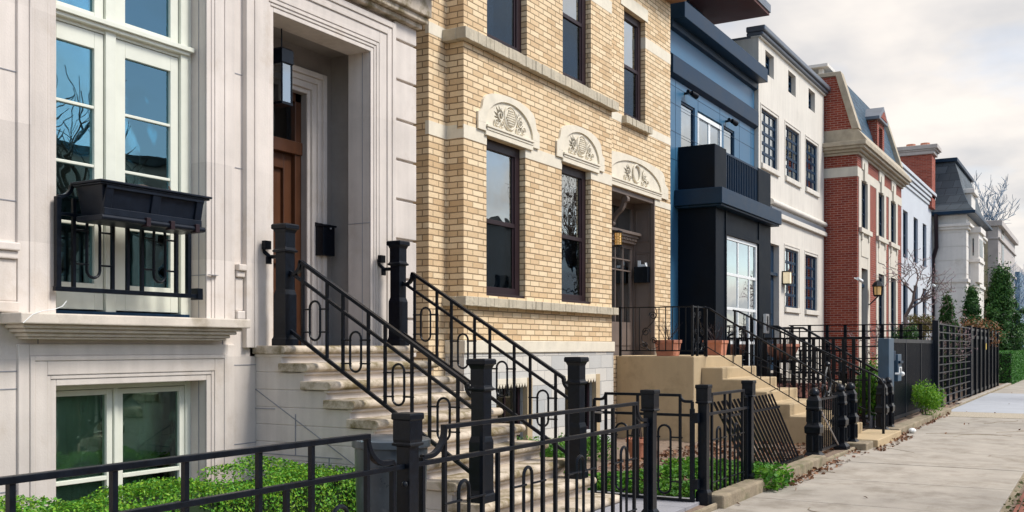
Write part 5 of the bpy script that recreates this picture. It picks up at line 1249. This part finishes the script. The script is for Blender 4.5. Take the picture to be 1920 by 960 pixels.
def conifer(label, c, r, h, n, size, seed, m=None, cat='tree', group='evergreen cone trees'):
    t = thing('evergreen_tree', label, cat, c, group); rng = random.Random(seed); c = Vector(c)
    k = M(); k.tube([c, c+Vector((0, 0, h*.96))], r*.07, 8, r1=.01); k.build('trunk', BARK, t)
    sprays = []
    for i in range(int(70+h*22)):
        z = h*(.05+.93*rng.random()**1.25); a = rng.random()*6.28; rr = r*(1-z/h)**1.0*rng.uniform(.75, 1.18)+.02; sprays.append((z, a, rr))
    def fn(q):
        z, a, rr = q.choice(sprays); u = q.random()**.55; w = (.10*r+.02)*(1.2-u)
        p = Vector((math.cos(a)*rr*u, math.sin(a)*rr*u, z+.32*rr*u*u)) + Vector((q.gauss(0, w), q.gauss(0, w), q.gauss(0, w*1.3)))
        return c+p, (math.cos(a), math.sin(a), .5)
    k = M(); leaves(k, n, size, rng, fn, asp=.4); k.build('crown', m or LEAFD, t); return t
def bare(name, label, c, h, th, seed, m, spread=.6, levels=5, lean=(0, 0), group=None, trunk=.35, kids_=3, up=.25, minr=.006, buds=None, shrink=1):
    t = thing(name, label, 'tree', c, group); rng = random.Random(seed); kt = M(); kb = M(); kc = M(); c = Vector(c); tips = []
    def grow(p, d, L, r, lv):
        n = 4 if lv < levels-1 else 3; pts = [p]
        for i in range(n):
            d = (d+Vector((rng.gauss(0, .13), rng.gauss(0, .13), rng.gauss(0, .08)+up*.25))).normalized(); p = p+d*(L/n); pts.append(p)
        (kt if lv == 0 else kb).tube(pts, r, 8 if lv == 0 else (5 if lv < 3 else 3), r1=max(minr*.6, r*.62))
        if lv >= levels: tips.append(p); return
        for j in range(kids_+(1 if lv in (1, 2) else 0)):
            f = 1.0 if j == 0 else rng.uniform(.35, .95); q = pts[min(n, max(1, int(f*n)))]
            a = rng.random()*6.28; e = d.orthogonal().normalized(); e.rotate(Matrix.Rotation(a, 3, d)); nd = (d*(1-spread*.5)+e*spread*rng.uniform(.5, 1.25)+Vector((0, 0, up))).normalized()
            grow(q, nd, L*rng.uniform(.58, .82)*(shrink if lv == 0 else 1), max(minr, r*rng.uniform(.45, .62)), lv+1)
    d0 = Vector((lean[0], lean[1], 1)).normalized(); grow(c+Vector((0, 0, -.1)), d0, h*trunk, th, 0)
    kt.build('trunk', m, t, smooth=True); kb.build('branches', m, t)
    if buds:
        kk = M()
        for p in tips: kk.tube([p, p+Vector((rng.uniform(-.02, .02), rng.uniform(-.02, .02), .05))], .013, 4, r1=.002)
        kk.build('bud', buds, t)['kind'] = 'stuff'
    return t
# planting before the brick house's base
bush('leafy_shrub', 'low bright green shrub under the cellar windows of the brick house', (11.0, 6.1, .03), .62, .42, 3600, .045, LEAFI, 3)
bush('leafy_shrub', 'smaller green shrub between the newel post and the brick house cellar window', (12.6, 6.2, .03), .5, .36, 2400, .045, LEAFI, 5)
# ground cover
def cover(name, label, quads, n, size, m, seed, hgt=.12, dens=None):
    rng = random.Random(seed); k = M(); tot = sum((b-a)*(d-c) for a, b, c, d, *_ in quads)
    for a, b, c, d, z in quads:
        def fn(q):
            while 1:
                x, y = q.uniform(a, b), q.uniform(c, d); v = math.sin(x*3.1+seed)+math.sin(y*4.7+x)+math.sin(x*7+y*5)
                if v > -.9 or q.random() < .15: break
            return Vector((x, y, z+q.random()*hgt*(1+.4*v))), (0, 0, 1)
        leaves(k, int(n*(b-a)*(d-c)/tot), size, rng, fn, asp=.8)
    o = k.build(name, m); return tag(o, label, 'ground cover', kind='stuff')
cover('ivy', 'glossy green ivy carpet on the soil behind the open gate', [(9.75, 12.9, 3.50, 4.75, .05), (9.65, 11.2, 4.7, 5.3, .04)], 10000, .05, LEAFI, 2, .07)
cover('ivy_spill', 'green ivy spilling over the kerb by the corner post', [(11.05, 11.75, 3.06, 3.42, .02)], 700, .06, LEAFI, 5, .14)
cover('leaf_litter', 'dry brown leaves along the garden edge and on the pavement', [(11.6, 15.9, 3.0, 3.3, .005), (9.9, 16, 3.45, 5.5, .06), (16.2, 19.2, 2.85, 3.05, .003), (28, 44, 3.3, 3.55, .01), (19, 26, 3.05, 3.2, .003)], 3000, .065, LITT, 8, .03)
rg = random.Random(12); k = M()
leaves(k, 26, .06, rg, lambda q: (Vector((q.uniform(7, 40), q.uniform(.95, 3.2), .012)), (0, 0, 1)), asp=.6); o = k.build('scattered_leaves', LITT); tag(o, 'few single dry leaves lying on the open sidewalk', 'leaves', kind='stuff')
cover('verge_grass', 'sparse moss and grass between the verge bricks', [(5, 40, .3, .84, -.02)], 3000, .04, leafmat('verge_grass_blade', [(.05, .07, .02), (.10, .12, .03)]), 4, .03)
struct(B('verge_brick_edging', BRKP, None, (6, 40, .28, .74, -.08, .002)))
# stray litter and pebble
k = M(); k.ball((0, 0, .05), .07, 8, sz=.7); o = k.build('crumpled_paper', WHITEP); o.location = (19.9, 3.02, 0); o.scale = (1.3, 1, 1); tag(o, 'crumpled white paper lying on the sidewalk by the stone kerb', 'litter')
# yellow pansy by the bin
t = thing('pansy', 'single yellow pansy by the hedge behind the nearest fence', 'flower', (4.75, 4.6, 0)); k = M()
for i in range(5): a = i*1.257; k.add([(4.75, 4.6, .30), (4.75+.03*math.cos(a-.4), 4.6-.02, .30+.03*math.sin(a-.4)), (4.75+.04*math.cos(a), 4.6-.02, .30+.04*math.sin(a)), (4.75+.03*math.cos(a+.4), 4.6-.02, .30+.03*math.sin(a+.4))], [(0, 1, 2, 3)])
k.build('petal', emit('x', (0, 0, 0), 0) if False else mat('yellow_petal', (.8, .55, .02), .6), t); k = M(); k.tube([(4.75, 4.61, 0), (4.75, 4.605, .3)], .004, 4); k.build('stem', LEAFI, t)
# clay pot with sticks near the shrubs
t = thing('clay_pot', 'small terracotta pot with a tripod of sticks behind the open gate', 'pot', (13.0, 5.55, .05))
M().lathe([(.10, .05), (.15, .28), (.165, .28), (.165, .33), (.14, .33), (.13, .26), (.001, .26)], 13.0, 5.55, 20).build('pot', TERRA, t, smooth=True)
k = M()
for a in (0, 2.1, 4.2): k.tube([(13.0+.1*math.cos(a), 5.55+.1*math.sin(a), .3), (13.0-.02*math.cos(a), 5.55, .85)], .008, 5)
k.build('stick', BROWN, t)
# ================= leaning iron panel
t = thing('leaning_railing', 'slanting iron railing panel of thin bars leaning towards the tan steps', 'railing', (12.4, 3.5, .13))
xs = [11.35+.1325*i for i in range(17)]
def lp(x, u): return Vector((x-.42*u*(0.55+.45*(13.5-x)/2.2), 3.45+.30*u, .12+.86*u))
for x in xs: k = M(); k.bar(lp(x, 0), lp(x, 1), .022, .022); k.build('bar', IRON, t)
k = M()
for u in (.80,): k.bar(lp(xs[0]-.05, u)+Vector((0, -.015, 0)), lp(xs[-1]+.06, u)+Vector((0, -.015, 0)), .012, .028)
k.build('cross_rail', IRON, t)
k = M()
for i in range(34): k.box(11.3+.066*i, 11.3+.066*i+.035, 3.40, 3.44, .10, .165)
k.box(11.3, 13.55, 3.405, 3.435, .10, .135); o = k.build('edging_comb', IRON); tag(o, 'low toothed iron edging strip on the old kerb below the slanting railing', 'edging')
# ================= ornate old iron posts and gate
def oldpost(x, y, label, first=[None]):
    if first[0] is None:
        t = thing('ornate_post', label, 'post', (x, y, .0), 'old cast iron gate posts')
        k = M()
        pr = [(.125, 0), (.125, .10), (.10, .13), (.085, .15), (.085, .40), (.105, .415), (.11, .50), (.095, .52), (.085, .535), (.08, .56), (.08, .72), (.092, .735), (.092, .76), (.085, .77), (.085, .86), (.05, .93)]
        k.lathe(pr, x, y, sq=True).build('shaft', IRON, t, bevel=.006)
        k = M(); k.lathe([(.05, .90), (.05, .93), (.072, .935), (.075, .945), (.068, .985), (.045, 1.02), (.015, 1.035), (.001, 1.037)], x, y, 16); k.build('dome_cap', IRON, t, smooth=True)
        for s in (-1, 1):
            for a, b, z0, z1, r in ((.088*s, 0, .56, .72, .02), (0, .088*s, .56, .72, .02), (0, .09*s, .17, .38, .022), (.09*s, 0, .17, .38, .022)):
                M().tube([(x+a, y+b, z0), (x+a, y+b, z1)], r, 8).build('colonnette', IRON, t, smooth=True)
        first[0] = t; return t
    return copy_thing(first[0], (x, y, 0), label)
YO = 3.42
oldpost(14.15, YO, 'ornate cast iron post nearest the slanting railing, domed cap')
oldpost(15.75, YO, 'ornate cast iron post between the lyre topped gate and the narrow panel')
oldpost(16.5, YO, 'ornate cast iron post beside the lowest tan step')
oldpost(19.15, YO, 'ornate cast iron post at the thin handrail end of the tan steps'); oldpost(19.75, YO, 'ornate cast iron post touching the blue steel pillar')
def barpanel(name, label, cat, x0, x1, y, z0, z1, n, w=.012, rw=.03, mat_=None, extra=()):
    mat_ = mat_ or IRON; t = thing(name, label, cat, (x0, y, 0))
    for z in (z0, z1): B('rail', mat_, t, (x0, x1, y-.015, y+.015, z-rw/2, z+rw/2))
    for i in range(n): x = x0+(x1-x0)*(i+.5)/n; B('bar', mat_, t, (x-w/2, x+w/2, y-w/2, y+w/2, z0, z1))
    return t
t = barpanel('iron_gate', 'small old iron gate with lyre ornament between two ornate posts', 'gate', 14.27, 15.64, YO, .14, .86, 12, .016)
k = M()
for s in (-1, 1): k.tube([(14.95+s*(.04+.14*math.sin(math.pi*u)), YO, .88+.42*u) for u in [i/10 for i in range(11)]], .018, 6); k.tube([(14.95+s*(.25+.10*math.cos(a)), YO, .97+.09*math.sin(a)) for a in [i*.5 for i in range(11)]], .013, 6)
k.ball((14.95, YO, 1.34), .045); k.ball((14.95, YO, .93), .03); k.build('lyre_ornament', IRON, t)
k = M(); k.tube([(14.4, YO-.03, .72), (15.5, YO-.03, .14)], .012, 6); k.build('brace', STEEL, t)
barpanel('narrow_railing', 'narrow old iron panel of thin bars between two ornate posts', 'fence', 15.86, 16.4, YO, .16, .86, 6, .016)
# ================= blue steel pillar, intercom, street gate
B_ = B('steel_pillar', GALV, None, (20.08, 20.62, 3.46, 3.66, -.05, 1.76), bevel=.01); tag(B_, 'tall smooth blue grey steel pillar beside the dark picket gate', 'pillar')
t = thing('letter_box', 'blue grey letter box with number plate fixed to the picket gate', 'mailbox', (21.1, 3.55, 1))
B('box', GALV, t, (20.95, 21.35, 3.44, 3.56, .92, 1.45), bevel=.01); B('flap', NAVY, t, (20.98, 21.32, 3.40, 3.44, 1.27, 1.32), bevel=.005); B('number_plate', WHITEP, t, (21.0, 21.3, 3.425, 3.437, 1.06, 1.20))
cu = bpy.data.curves.new('number', 'FONT'); cu.body = '24'; cu.size = .15; cu.extrude = .002; fo = bpy.data.objects.new('tmp', cu); COL.objects.link(fo)
bpy.context.view_layer.update(); me = bpy.data.meshes.new_from_object(fo); bpy.data.objects.remove(fo); me.materials.append(NAVY)
no = bpy.data.objects.new('number', me); COL.objects.link(no); no.parent = t; no.rotation_euler = (math.pi/2, 0, 0); no.location = (21.06-21.1, 3.42-3.55, 1.08-1)
B('lock_box', NAVY, t, (20.64, 20.82, 3.46, 3.56, 1.33, 1.52), bevel=.01); k = M(); k.tube([(20.5, 3.30, 1.08), (20.5, 3.42, 1.08)], .02, 8); k.ball((20.5, 3.29, 1.08), .045); k.build('white_knob', WHITEP, t, smooth=True)
YG = 3.62
t = thing('picket_gate', 'dark blue sliding gate of close upright bars behind the bush', 'gate', (20.7, YG, 0))
gx0, gx1 = 20.66, 26.85
B('frame', IRONB, t, (gx0, gx1, YG-.03, YG+.03, 1.68, 1.76)); B('frame', IRONB, t, (gx0, gx1, YG-.03, YG+.03, .12, .19))
for q in (gx0, 22.85, 24.9, gx1-.06): B('frame_post', IRONB, t, (q, q+.06, YG-.032, YG+.032, .1, 1.76))
n = 56
for i in range(n): q = gx0+.06+(gx1-gx0-.12)*(i+.5)/n; B('picket', IRONB, t, (q-.015, q+.015, YG-.02, YG+.02, .19, 1.68))
# gridded fence, solid fence
t = thing('grid_fence', 'dark fence of open square grid along the sidewalk, past the picket gate', 'fence', (27, 3.55, 0))
g0, g1, YG2 = 27.0, 34.4, 3.55
for q in (g0, g1): B('post', IRONB, t, (q-.09, q+.09, YG2-.07, YG2+.07, -.05, 2.25))
for j in range(11): z = .12+j*.205; B('rail', IRONB, t, (g0, g1, YG2-.045, YG2-.02, z-.014, z+.014))
for i in range(1, 6): q = g0+(g1-g0)*i/6; B('upright', IRONB, t, (q-.05, q+.05, YG2-.018, YG2+.05, -.0, 2.17))
t = thing('slat_fence', 'tall dark fence of flat upright boards beyond the open grid fence', 'fence', (34.5, 3.55, 0))
B('rail', IRON, t, (34.5, 44, YG2-.02, YG2+.03, 1.85, 1.95)); B('rail', IRON, t, (34.5, 44, YG2-.02, YG2+.03, .1, .2)); B('rail', IRON, t, (34.5, 44, YG2-.02, YG2+.03, 2.1, 2.18))
for i in range(8): q = 34.5+9.5*i/7; B('post', IRON, t, (q-.05, q+.05, YG2-.07, YG2+.05, 0, 2.24))
for i in range(62): q = 34.55+9.4*(i+.5)/62; B('slat', IRON, t, (q-.055, q+.055, YG2+.0, YG2+.02, .05, 2.12))
t = thing('tag_lock', 'small yellow tag hanging on the tall dark slat fence', 'tag', (38.6, 3.45, 1.7)); B('tag', mat('yellow_tag', (.7, .5, .1), .6), t, (38.55, 38.75, 3.45, 3.46, 1.5, 1.72)); B('cord', WHITEP, t, (38.64, 38.66, 3.452, 3.458, 1.72, 1.95))
# cross fence nearer: flat bars, X = 20
t = thing('flat_bar_fence', 'black fence of wide flat bars running from the steel pillar back to the dark house', 'fence', (20, 5, 0))
XF = 20.0
B('rail', IRON, t, (XF-.02, XF+.02, 3.78, 7.2, 1.74, 1.78)); B('rail', IRON, t, (XF-.02, XF+.02, 3.78, 7.2, .95, .98)); B('rail', IRON, t, (XF-.02, XF+.02, 3.78, 7.2, .22, .26))
for i in range(18): q = 3.9+3.3*i/17.5; B('flat_bar', IRON, t, (XF-.012, XF+.012, q-.032, q+.032, .1, 1.76))
t = thing('horizontal_rail_fence', 'taller black fence with horizontal rails behind the flat bar fence', 'fence', (27, 5.5, 0))
XF = 27.0
for z in (2.16, 2.0, 1.84, 1.6, 1.3, 1.0, .7, .4): B('rail', IRON, t, (XF-.02, XF+.02, 3.6, 7.18, z-.014, z+.014))
for i in range(8): q = 3.9+3.2*i/7; B('post', IRON, t, (XF-.02, XF+.02, q-.04, q+.04, 0, 2.17))
# stair rails of the dark and white houses
for x, lb in ((22.4, 'black stair railing sloping down before the dark house'), (24.6, 'black stair railing sloping down before the white house door')):
    t = thing('entry_railing', lb, 'railing', (x, 5.5, 1)); k = M(); k.tube([(x, 7.1, 2.05), (x, 6.2, 2.05), (x, 4.4, .98), (x, 4.3, .98)], .028, 6); k.tube([(x, 7.1, 1.4), (x, 6.2, 1.4), (x, 4.4, .35)], .014, 6); k.build('handrail', IRON, t)
    for i in range(12): q = 7.0-2.6*i/11; zt = 2.05 if q > 6.2 else 2.05-(6.2-q)*.594; B('baluster', IRON, t, (x-.012, x+.012, q-.012, q+.012, zt-.75, zt))
for a, b, nm in ((22.6, 24.5, 'entry_steps'),):
    t = thing('entry_steps', 'grey steps up to the doors of the dark and white houses', 'steps', (23.5, 5.5, 0)); k = M()
    for i in range(6): k.box(23.1, 26.0, 6.3-.33*i, 7.19, -.05, 1.0-.16*i) if i < 6 else 0
    k.build('step', CONC, t, bevel=.01)
# raised mulch bed in the third garden
k = M(); nx, ny = 40, 26; rg = random.Random(9)
vs = [(20.15+6.7*i/nx, 3.85+3.3*j/ny, .12+.62*min(1, j/10)*(0.8+.2*math.sin(i*.3))+rg.uniform(-.03, .03)) for j in range(ny+1) for i in range(nx+1)]
k.add(vs, [(j*(nx+1)+i, j*(nx+1)+i+1, (j+1)*(nx+1)+i+1, (j+1)*(nx+1)+i) for j in range(ny) for i in range(nx) ])
o = k.build('mulch_bed', MULCH, smooth=True); struct(o)
k = M(); leaves(k, 9000, .07, random.Random(3), lambda q: (lambda x, y: (Vector((x, y, .13+.62*min(1, (y-3.85)/1.27)+.02)), (0, 0, 1)))(q.uniform(20.2, 22.9), q.uniform(3.9, 6.9)), asp=.35)
o = k.build('bark_chips', leafmat('bark_chip', [(.10, .035, .028), (.20, .085, .065), (.28, .14, .11)], trans=0)); tag(o, 'reddish bark chips covering the raised bed before the dark house', 'mulch', kind='stuff')
struct(B('bed_kerb', CONCB, None, (20.3, 22.3, 3.80, 3.95, -.05, .28), (20.3, 21.2, 3.95, 4.6, -.05, .24), bevel=.01))
# bowl, table, bench, ring stone
t = thing('bowl_planter', 'round terracotta bowl on a black iron table before the dark house', 'pot', (22, 6.0, 1.3)); M().lathe([(.12, 1.31), (.28, 1.42), (.36, 1.60), (.38, 1.60), (.38, 1.66), (.34, 1.66), (.3, 1.5), (.001, 1.48)], 22, 6.0, 24).build('bowl', TERRA, t, smooth=True)
k = M(); twigs(k, 22, 6.0, 1.5, 14, .4, .3, random.Random(6)); k.build('dry_plant', BROWN, t)
t = thing('iron_table', 'low black iron table carrying the terracotta bowl', 'table', (22.2, 6, .7)); B('table_top', IRON, t, (21.5, 23.0, 5.6, 6.4, 1.26, 1.31), bevel=.005)
for a, b in ((21.55, 5.65), (22.95, 5.65), (21.55, 6.35), (22.95, 6.35)): B('leg', IRON, t, (a-.03, a+.03, b-.03, b+.03, .6, 1.26))
t = thing('garden_bench', 'black garden bench with curved arms behind the flat bar fence', 'bench', (21.2, 5.0, .7))
B('seat', IRON, t, (20.9, 21.45, 4.5, 5.5, 1.05, 1.09)); k = M()
for i in range(10): q = 4.55+.1*i; k.box(21.42, 21.45, q-.012, q+.012, 1.09, 1.5)
k.box(21.41, 21.46, 4.5, 5.5, 1.5, 1.54); k.build('backrest', IRON, t)
for q in (4.52, 5.48):
    for x in (20.95, 21.42): B('leg', IRON, t, (x-.02, x+.02, q-.02, q+.02, .6, 1.07))
    k = M(); k.tube([(21.43, q, 1.3), (21.2, q, 1.34), (21.0, q, 1.28), (20.93, q, 1.1)], .018, 6); k.build('armrest', IRON, t)
t = thing('ring_stone', 'weathered ring shaped stone ornament on the red mulch', 'ornament', (20.6, 4.5, .5)); k = M(); k.tube([(20.6, 4.5+.16*math.cos(a), .72+.16*math.sin(a)) for a in [i*math.pi/8 for i in range(16)]], .05, 8, closed=True); k.box(20.5, 20.7, 4.4, 4.6, .4, .55); k.build('ring', LEDGE, t, smooth=True)
# shrubs
bush('roadside_bush', 'fresh light green bush squeezed between the kerb and the picket gate', (23.7, 3.34, .0), .42, .80, 3800, .045, leafmat('fresh_leaf', [(.07, .22, .015), (.14, .34, .02), (.26, .46, .03)]), 4)
for i, (x, y, r, h, lb, m) in enumerate(((28.4, 5.2, .6, 1.2, 'green shrub behind the horizontal rail fence, nearest the white house', LEAFI), (29.8, 4.6, .5, 1.1, 'green shrub behind the horizontal rail fence, nearer the grid fence', LEAFI), (20.6, 3.95, .3, 1.0, 'yellowish green bush beside the steel pillar and tan steps', LEAFL))):
    bush('garden_shrub', lb, (x, y, .05), r, h, 2600, .07, m, 11+i)
bush('clipped_ball', 'round dark green clipped shrub left of the brownish one', (30.0, 4.75, 1.2), .42, .95, 3000, .06, LEAFD, 21)
bush('clipped_ball', 'round brownish clipped shrub in the stone trough', (32.5, 4.75, 1.62), .5, .9, 3200, .06, LEAFB, 22)
t = thing('stone_trough', 'pale stone trough under the round brownish shrub', 'planter', (32.5, 4.75, 1)); B('trough', STONEP, t, (31.8, 33.2, 4.4, 5.1, 1.2, 1.68), (31.7, 33.3, 4.35, 5.15, 1.68, 1.76), bevel=.02); B('foot', STONEP, t, (32.0, 33.0, 4.5, 5.0, 0, 1.2))
t = thing('ball_stand', 'pale stone pedestal under the round dark green shrub', 'pedestal', (30, 4.75, 0)); M().lathe([(.3, 0), (.3, .15), (.18, .25), (.18, 1.0), (.32, 1.15), (.32, 1.25)], 30, 4.75, 16).build('pedestal', STONEP, t, smooth=True)
bare('magnolia_tree', 'small bare budding tree with pale spreading branches before the red brick house', (29.9, 4.42, 0), 3.3, .085, 31, MAGB, spread=.95, levels=5, trunk=.80, kids_=3, up=.05, shrink=.56, lean=(.0, .03), minr=.009, buds=mat('pink_bud', (.35, .22, .24), .7))
conifer('smallest narrow evergreen beside the pale stone house', (38, 4.62, 0), .95, 3.4, 11000, .10, 3)
conifer('middle sized evergreen cone below the stone oriel', (44, 4.45, 0), 1.1, 3.9, 14000, .12, 4)
conifer('largest dark evergreen cone before the sandstone house', (58, 4.5, 0), 2.4, 5.5, 34000, .15, 5)
bush('brown_leaf_shrub', 'tall shrub with rusty dry leaves behind the slat fence', (41.5, 4.3, 1.3), 1.3, 1.3, 1500, .09, leafmat('rusty_leaf', [(.16, .07, .03), (.34, .15, .07), (.10, .12, .04)]), 44, stems=24)
hedge('street_hedge', 'low clipped green hedge at the far end of the sidewalk', 47.5, 66, 3.25, 5.0, 0, 1.38, 26000, .09, HEDG, seed=6, bumps=.015)
t = thing('stone_pier', 'short square beige stone pier behind the clipped hedge', 'pier', (49.5, 5.4, 0)); B('pier', STONEP, t, (49.2, 49.9, 5.0, 5.7, 0, 1.95), bevel=.02); B('pier_cap', STONEP, t, (49.1, 50, 4.9, 5.8, 1.95, 2.05), bevel=.02)
t = thing('distant_fence', 'distant low dark fence beyond the clipped hedge', 'fence', (68, 3.4, 0)); B('rail', IRON, t, (66, 95, 3.38, 3.42, 1.9, 2.0))
for i in range(40): B('slat', IRON, t, (66+.72*i, 66.55+.72*i, 3.42, 3.46, 0, 2.0))
bare('bare_tree', 'tall slender leafless tree rising behind the sandstone house roof', (85, 7.96, 0), 17, .20, 8, BARKB, spread=.62, levels=7, trunk=.40, kids_=3, up=.20, minr=.022)
bare('bare_tree', 'leafless street tree with thick trunk beyond the largest evergreen', (72, 4.75, 0), 13, .26, 12, BARKB, spread=.72, levels=7, trunk=.36, kids_=3, up=.18, minr=.012)
0 and bare('bare_tree', 'distant leafless tree at the far end of the street', (100, 6.0, 0), 13, .3, 15, BARKB, spread=.7, levels=6, trunk=.36, kids_=3, up=.2, minr=.025)
# ================= the other side of the street, seen in the windows
def opp(x0, x1, h, m, label, roof=False, seed=0):
    t = thing('row_house', label, 'house', ((x0+x1)/2, -17, 0), 'houses across the street, mirrored in the windows')
    n = max(2, int((x1-x0)/2.4)); hl = []
    for f in range(int(h//3)):
        for i in range(n): c = x0+(x1-x0)*(i+.5)/n; hl.append((c-.5, c+.5, 1.0+3*f, 2.8+3*f))
    k = M(); yf = -17
    k.wall(yf, x0, x1, -.1, h, hl, .25); k.box(x0, x1, yf-9, yf-.3, -.1, h)
    k.build('wall', m, t); k = M()
    for a, b, c, d in hl: k.box(a, b, yf+.0, yf+.03, c, d)
    k.build('window', GLASSD, t); k = M(); k.box(x0-.1, x1+.1, yf-.2, yf+.45, h, h+.25)
    if roof: k.prism([(yf+.2, h+.25), (yf-4.5, h+2.6), (yf-9, h+.25)], 'x', x0, x1)
    k.build('roof', SLATEG, t)
opp(-4, 5, 7.2, REDB2, 'dark red brick row house across the street, behind the viewer', True); opp(5.1, 13, 8.0, GREYST, 'grey row house across the street with pitched roof', True); opp(13.1, 21, 7.2, REDB2, 'red brick row house across the street facing the limestone house', True)
opp(21.1, 31, 8.6, GREYST, 'tall grey row house across the street facing the brick house'); opp(31.1, 42, 7.5, REDB2, 'red brick row house across the street, mirrored in the bay window', True); opp(42.1, 56, 8.8, STONEP, 'pale row house at the far end across the street')
for i, (x, y, h) in enumerate(((13.2, -3.6, 8.5), (23.5, -3.8, 9), (31, -9.5, 8.0), (38, -3.8, 11))):
    bare('street_tree', ['bare street tree across from the limestone house', 'bare street tree across from the cream brick house', 'bare street tree across from the dark house', 'bare street tree across from the red brick house'][i], (x, y, -.1), h, .20, 50+i, BARK, spread=.7, levels=5, trunk=.36, kids_=3, up=.2, minr=.012, group='bare street trees mirrored in the windows')
# cracks and gum in the sidewalk
k = M(); rg = random.Random(77)
for i in range(9):
    x, y = rg.uniform(8, 24), rg.uniform(1.0, 3.1); a = rg.uniform(-1.2, 1.2); pts = [(x, y, .0035)]
    for j in range(14): a += rg.uniform(-.5, .5); x += .11*math.cos(a); y = min(3.2, max(.95, y+.11*math.sin(a))); pts.append((x, y, .0035))
    k.tube(pts, .0035, 4)
o = k.build('pavement_crack', KERB); struct(o)
# pieces of one kind in one mesh become parts of their own
SPLIT = {'string_course', 'stone_band', 'scroll_end', 'hinge', 'window_sill', 'bay_trim', 'sill_board', 'window_margin', 'pane', 'colonnette', 'stick', 'dry_stem', 'oriel_pane', 'front_pane', 'glass_side', 'balcony_parapet', 'plinth_moulding', 'quoin', 'frame', 'post', 'pendant', 'rail', 'jamb', 'wall_bracket', 'eaves', 'spandrel', 'rails'}
for o in [x for x in bpy.data.objects if x.type == 'MESH' and x.parent and x.name.split('.')[0] in SPLIT]:
    if o.data.users > 1: continue
    me = o.data; n = len(me.vertices); par = list(range(n))
    def find(a):
        while par[a] != a: par[a] = par[par[a]]; a = par[a]
        return a
    for p in me.polygons:
        v = list(p.vertices)
        for q in v[1:]:
            a, b = find(v[0]), find(q)
            if a != b: par[a] = b
    isl = {}
    for i in range(n): isl.setdefault(find(i), []).append(i)
    if len(isl) < 2 or len(isl) > 60: continue
    box = [([min(me.vertices[i].co[a] for i in g)-.004 for a in range(3)], [max(me.vertices[i].co[a] for i in g)+.004 for a in range(3)], g) for g in isl.values()]
    gp = list(range(len(box)))
    def fg(a):
        while gp[a] != a: a = gp[a]
        return a
    for i in range(len(box)):
        for j in range(i):
            if all(box[i][0][a] <= box[j][1][a] and box[j][0][a] <= box[i][1][a] for a in range(3)):
                a, b = fg(i), fg(j)
                if a != b: gp[a] = b
    groups = {}
    for i in range(len(box)): groups.setdefault(fg(i), []).extend(box[i][2])
    if len(groups) < 2: continue
    base = o.name.split('.')[0]; bev = [(m.width, m.segments) for m in o.modifiers]
    for gi, g in enumerate(groups.values()):
        s = {v: i for i, v in enumerate(g)}; fs = [(tuple(s[v] for v in p.vertices), p.use_smooth, p.material_index) for p in me.polygons if p.vertices[0] in s]
        m2 = bpy.data.meshes.new(base); m2.from_pydata([me.vertices[v].co.copy() for v in g], [], [f[0] for f in fs])
        for mm in me.materials: m2.materials.append(mm)
        for p, f in zip(m2.polygons, fs): p.use_smooth = f[1]; p.material_index = f[2]
        if gi == 0: o.data = m2
        else:
            c = o.copy(); c.data = m2; COL.objects.link(c)
for o in bpy.data.objects:
    if '_w' in o: del o['_w']
